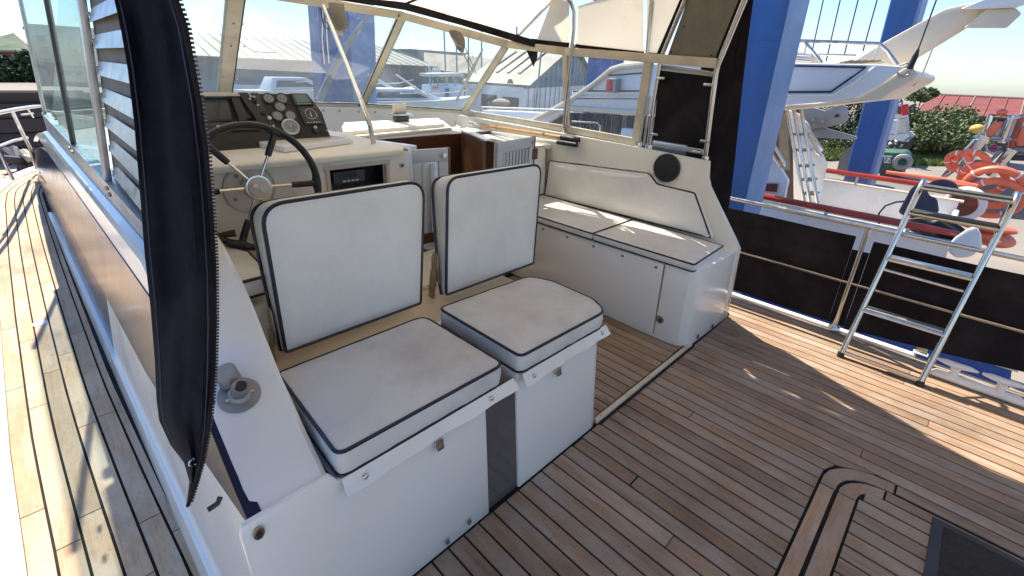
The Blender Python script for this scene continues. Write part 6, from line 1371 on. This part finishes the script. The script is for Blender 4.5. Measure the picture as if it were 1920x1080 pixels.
MB().slab([L0+e+Vector((0, 0, .05)), C0-e+Vector((0, 0, .05)), mR-e, mL+e], (0, 0, .12)).build('roof', 'roofp', off, smooth=False)
MB().slab([D0+e+Vector((0, 0, .05)), R0-e+Vector((0, 0, .05)), mR-e+Vector((.01, .01, 0)), mL+e+Vector((.01, .01, 0))], (0, 0, .12)).build('roof', 'roofp', off, smooth=False)
MB().loft([tuple(C0), tuple(R0), tuple(mR)], [tuple(C0+(L0-C0).normalized()*.2), tuple(R0+(L0-C0).normalized()*.2), tuple(mR+(L0-C0).normalized()*.2)]).build('gable', 'bluegreyw', off, smooth=False)
wd = (C0-L0).normalized(); fn = Vector((wd.y, -wd.x, 0)); 
if fn.dot(Vector((0, 0, 0))-C0) < 0: fn = -fn
Lw = (C0-L0).length
def onw(s0, s1, z0, z1, nm, m, d=.03):
    q = [L0+wd*s0+fn*.01, L0+wd*s1+fn*.01, L0+wd*s1+fn*.01, L0+wd*s0+fn*.01]; zz = [z0, z0, z1, z1]
    return MB().slab([(p.x, p.y, z) for p, z in zip(q, zz)], fn*d).build(nm, m, off, smooth=False)
onw(Lw*.30, Lw*.56, -3, C0.z-.45, 'doorway', 'winfar'); onw(Lw*.66, Lw*.66+1.15, C0.z-1.65, C0.z-.5, 'sign', 'blkm', .06); onw(Lw*.62, Lw*.62+.5, C0.z-2.2, C0.z-1.8, 'notice', 'blkm')
sc_ = L0+wd*(Lw*.66+.575)+fn*.08
text('DNAM', .36, off, lambda x, y, z: tuple(sc_+wd*x+Vector((0, 0, y-.15))+fn*z), 'white'); 
MB().slab([tuple(sc_+wd*a+Vector((0, 0, b))) for a, b in ((-.25, .2), (.25, .2), (.12, .42), (-.12, .42))], fn*.01).build('sign_emblem', 'grey', off)
for k in range(4):
    f0 = .12+.19*k; p = (L0+wd*Lw*f0).lerp(mL+wd*Lw*f0, .2)+Vector((0, 0, .2)); q = (L0+wd*Lw*f0).lerp(mL+wd*Lw*f0, .75)+Vector((0, 0, .22)); MB().slab([p, p+wd*.2, q+wd*.2, q], (0, 0, .03)).build('roof_light', 'grey', off, smooth=False)
for k in range(18):
    p = C0.lerp(R0, (k+.5)/18); tubeb([(p.x-.02, p.y-.05, -3), (p.x-.02, p.y-.05, C0.z+rh*(1-abs((k+.5)/9-1))-.1)], .02, 'cladding_rib', 'bluegreyw', off, 5)
# boats and masts in the yard ahead
def smallboat(label, px, py, depth, L, H, ang, cabin=True, m='bwhite'):
    p = Vector(AD(px, py, depth)); t = thing('moored_boat', label, 'boat', tuple(p), 'boats laid up beyond the windscreen')
    ca_, sa_ = math.cos(ang), math.sin(ang)
    def G(x, y, z): return (p.x+x*ca_-y*sa_, p.y+x*sa_+y*ca_, p.z+z)
    rs = []
    for f, wd_, zz in ((-.5, .75, 0), (-.2, 1, 0), (.15, 1, .05), (.38, .6, .15), (.5, .06, .28)):
        rs.append([G(f*L, -wd_*L*.14, zz*H), G(f*L, -wd_*L*.09, -H*.8), G(f*L, 0, -H), G(f*L, wd_*L*.09, -H*.8), G(f*L, wd_*L*.14, zz*H)])
    MB().rings(rs).build('hull', m, t)
    if cabin:
        MB().loft([G(-.3*L, -L*.09, .02), G(.25*L, -L*.07, .05), G(.25*L, L*.07, .05), G(-.3*L, L*.09, .02)], [G(-.25*L, -L*.07, H*.6), G(.05*L, -L*.055, H*.6), G(.05*L, L*.055, H*.6), G(-.25*L, L*.07, H*.6)]).build('cabin', m, t, bevel=.05)
        MB().loft([G(-.24*L, -L*.092, H*.15), G(.12*L, -L*.082, H*.15), G(.02*L, -L*.066, H*.45), G(-.22*L, -L*.078, H*.45)], [G(-.24*L, L*.092, H*.15), G(.12*L, L*.082, H*.15), G(.02*L, L*.066, H*.45), G(-.22*L, L*.078, H*.45)]).build('window', 'winfar', t)
    MB().tube([G(.48*L, 0, H*.6), G(.2*L, -L*.12, H*.45), G(-.1*L, -L*.14, H*.4)], .03, 6).build('rail', 'steel', t)
    return t
smallboat('sleek low white cruiser seen through the third windscreen pane', 765, 188, 22, 7, .9, -.25)
smallboat('small white cruiser low behind the right windscreen pillar', 700, 172, 30, 7, 1.3, .1)
smallboat('far pale cruiser seen low through the middle windscreen pane', 560, 168, 36, 9, 1.5, .15)
wt = thing('tall_wheelhouse', 'white boat wheelhouse with an open gantry and orange plate through the third pane', 'wheelhouse', AD(845, 175, 26))
def wq(pts, th, nm, m, d=26, bv=.0): return thick([AD(a, b, d) for a, b in pts], (.3*th, th, 0), nm, m, wt, bv)
wq([(808, 160), (870, 158), (872, 192), (808, 190)], 1.6, 'cabin', 'bwhite', bv=.05); wq([(803, 138), (868, 137), (872, 143), (805, 144)], 1.6, 'canopy_roof', 'ivory')
for a in (806, 820, 838, 852, 868): tubeb([AD(a, 143, 26), AD(a+1, 160, 26)], .04, 'post', 'steel', wt, 6)
wq([(810, 143), (864, 143), (866, 158), (812, 158)], .05, 'screen', 'glassp', 26.4)
wq([(810, 162), (822, 162), (822, 166), (810, 166)], .1, 'orange_plate', 'orange', 25.8); wq([(835, 166), (842, 166), (842, 190), (835, 190)], .05, 'door', 'winfar', 25.8)
for k in range(9): tubeb([AD(802+3*k, 136, 26), AD(800+3*k+random.uniform(-3, 3), 128-random.random()*5, 26)], .03, 'antenna', 'bwhite', wt, 5)
tubeb([AD(742, 140, 17), AD(800, 179, 17)], .04, 'derrick', 'ivory', wt, 6)
for i, (a0, b0, a1, b1, d, lb) in enumerate(((832, 55, 837, 178, 30, 'first thin grey mast from the left through the third windscreen pane'), (855, 75, 858, 175, 34, 'second thin mast, behind the hanging rag'), (878, 66, 879, 175, 32, 'third thin mast just right of the rag'), (903, 70, 903, 150, 36, 'fourth thin mast beside the starboard corner pillar'), (969, 60, 969, 118, 60, 'distant faint mast above the brown shed roof'), (1016, 98, 1002, 225, 20, 'slanting dark mast crossing the office building'))):
    tag(MB().tube([AD(a0, b0-12, d), AD(a1, b1, d)], .0018*d, 6).build('mast', 'gmetal'), lb, 'mast', 'masts beyond the windscreen')
hr_ = thing('dark_hull', 'dark hull bow with rusty gear below the small office', 'boat', AD(940, 200, 15)); MB().loft([AD(900, 212, 15), AD(950, 190, 15), AD(945, 215, 15)], [AD(900, 212, 17), AD(950, 190, 17), AD(945, 215, 17)]).build('hull', 'grey', hr_); MB().ball(AD(940, 192, 15), (.3, .3, .12)).build('gear_heap', 'rock', hr_)

# ---------------------------------------------------------------- left side: hill, quay wall, apartment block
def ridge(name, y, pts, z0, m, depth, seed, amp, kind):
    rg2 = random.Random(seed); rs = []
    xs = np.linspace(pts[0][0], pts[-1][0], 90)
    for px in xs:
        py = np.interp(px, [p[0] for p in pts], [p[1] for p in pts]); x, _, z = at(px, py, 1, y); z += amp*(rg2.random()-.5)+amp*.7*math.sin(px*.5)
        rs.append([(x, y-.5*depth, z0), (x, y-.2*depth, z0+(z-z0)*.55+amp*rg2.random()), (x, y, z), (x, y+depth*.3, z0)])
    mb = MB(); n = len(rs); K = 4
    mb.add([p for r in rs for p in r], [(i*K+j, (i+1)*K+j, (i+1)*K+j+1, i*K+j+1) for i in range(n-1) for j in range(K-1)]); return mb.build(name, m, kind=kind)
ridge('hill', 420, [(-400, 150), (-100, 90), (-30, 75), (10, 64), (25, 66), (45, 78), (60, 84), (80, 100), (110, 110), (240, 120), (400, 108), (800, 115), (1100, 140), (1500, 168)], -3, 'hill', 160, 3, 1.6, 'structure')
rd_ = thing('red_building', 'long dull red building on the hillside at far left', 'building', at(20, 100, 1, 230))
a, b = at(-60, 96, 1, 230), at(62, 98, 1, 230); MB().box(a[0], b[0], 230, 245, a[2]-4.5, a[2]+.2).build('wall', 'brownp2', rd_, smooth=False); MB().box(a[0]-1, b[0]+1, 229, 245, a[2]+.25, a[2]+.8).build('roof', 'roofb', rd_, smooth=False)
for k in range(10): x = a[0]+(b[0]-a[0])*(k+.5)/10; MB().box(x-.6, x+.6, 229.8, 229.95, a[2]-3, a[2]-1.4).build('window', 'winfar', rd_, smooth=False)
tf = MB()
for k in range(16):
    c = at(-50+k*9, 142+random.uniform(-8, 6), 1, 110); q = leaves(c, (3.5, 3, 3.2), 700, .42, 40+k); tf.add(q.v, q.f)
tag(tf.build('wooded_bank', 'leafd', smooth=False, kind='stuff'), 'wooded green bank below the hill at far left', 'woods')
qw = thing('quay_wall', 'dark timber quay wall with a pale ledge behind the bow rail', 'wall', (0, 34, -3))
a = at(30, 174, 1, 14); QZ = at(30, 303, 1, 14)[2]; MB().box(-12, .9, 14, 15.5, -3, a[2]).build('wall', 'qwall', qw, smooth=False); MB().box(-12, .9, 13.95, 15.6, a[2]+.005, a[2]+.05).build('coping', 'conc', qw, smooth=False)
for k in range(4): MB().box(-12, .9, 13.93, 13.99, QZ+.01+k*.29, QZ+.27+k*.29).build('timber', 'qwall', qw, smooth=False)
gh = thing('gear_heap', 'heap of black and white mooring gear on the quay behind the bow rail', 'heap', at(48, 320, 1, 12))
for k in range(26):
    p = at(random.uniform(30, 66), random.uniform(290, 318), 1, 12.5+random.uniform(-.4, .4)); q = Vector(p)+Vector((random.uniform(-.3, .3), random.uniform(-.4, .4), random.uniform(-.15, .15)))
    tubeb([p, tuple(q)], random.choice([.04, .07, .03]), 'gear_piece', random.choice(['blk', 'blkm', 'bwhite', 'frame', 'dinghy']), gh, 7)
qy = MB().box(-14, 3, 9.6, 14, -3.0, QZ); qy.build('quay', 'quayd', kind='structure', smooth=False)
ap = thing('apartment_block', 'stained concrete apartment block seen through the port side windows', 'building', (4.5, 55, -3))
ax_, bx_ = at(67, 100, 1, 55), at(232, 100, 1, 55); tz = at(110, 52, 1, 55)[2]; xm = at(148, 70, 1, 55)[0]
MB().box(ax_[0], bx_[0], 55, 66, -3, tz).build('tower', 'apart', ap, smooth=False)
a = at(56, 80, 1, 55); MB().box(a[0], ax_[0]-.01, 55.3, 66, -3, a[2]).build('wing', 'roofb', ap, smooth=False)
W_ = bx_[0]-ax_[0]
MB().box(ax_[0]+W_*.25, ax_[0]+W_*.40, 54.8, 54.99, tz-3.0, tz-.1).build('stair_panel', 'roofb', ap, smooth=False)
for r in range(7):
    for c in range(6):
        if c == 1 and r < 3: continue
        x = ax_[0]+W_*(.06+.155*c); z = tz-.75-r*.85
        MB().box(x, x+W_*.085, 54.9, 54.99, z-.32, z+.1).build('window', 'winfar', ap, smooth=False)
        if c % 2 == 0: MB().box(x-W_*.02, x+W_*.10, 54.5, 54.89, z-.42, z-.34).build('balcony', 'conc', ap, smooth=False)
MB().box(ax_[0]-.1, bx_[0]+.1, 54.85, 66.1, tz+.01, tz+.15).build('parapet', 'apart', ap, smooth=False)
lowb = thing('low_shed', 'low brown shed at the foot of the apartment block', 'shed', (3.5, 40, -3)); a, b = at(72, 178, 1, 40), at(230, 172, 1, 40); MB().box(a[0], b[0], 40, 46, -3, a[2]).build('wall', 'rockd', lowb, smooth=False); MB().box(a[0]-.2, b[0]+.2, 39.8, 46, a[2]+.01, a[2]+.15).build('roof', 'roofb', lowb, smooth=False)
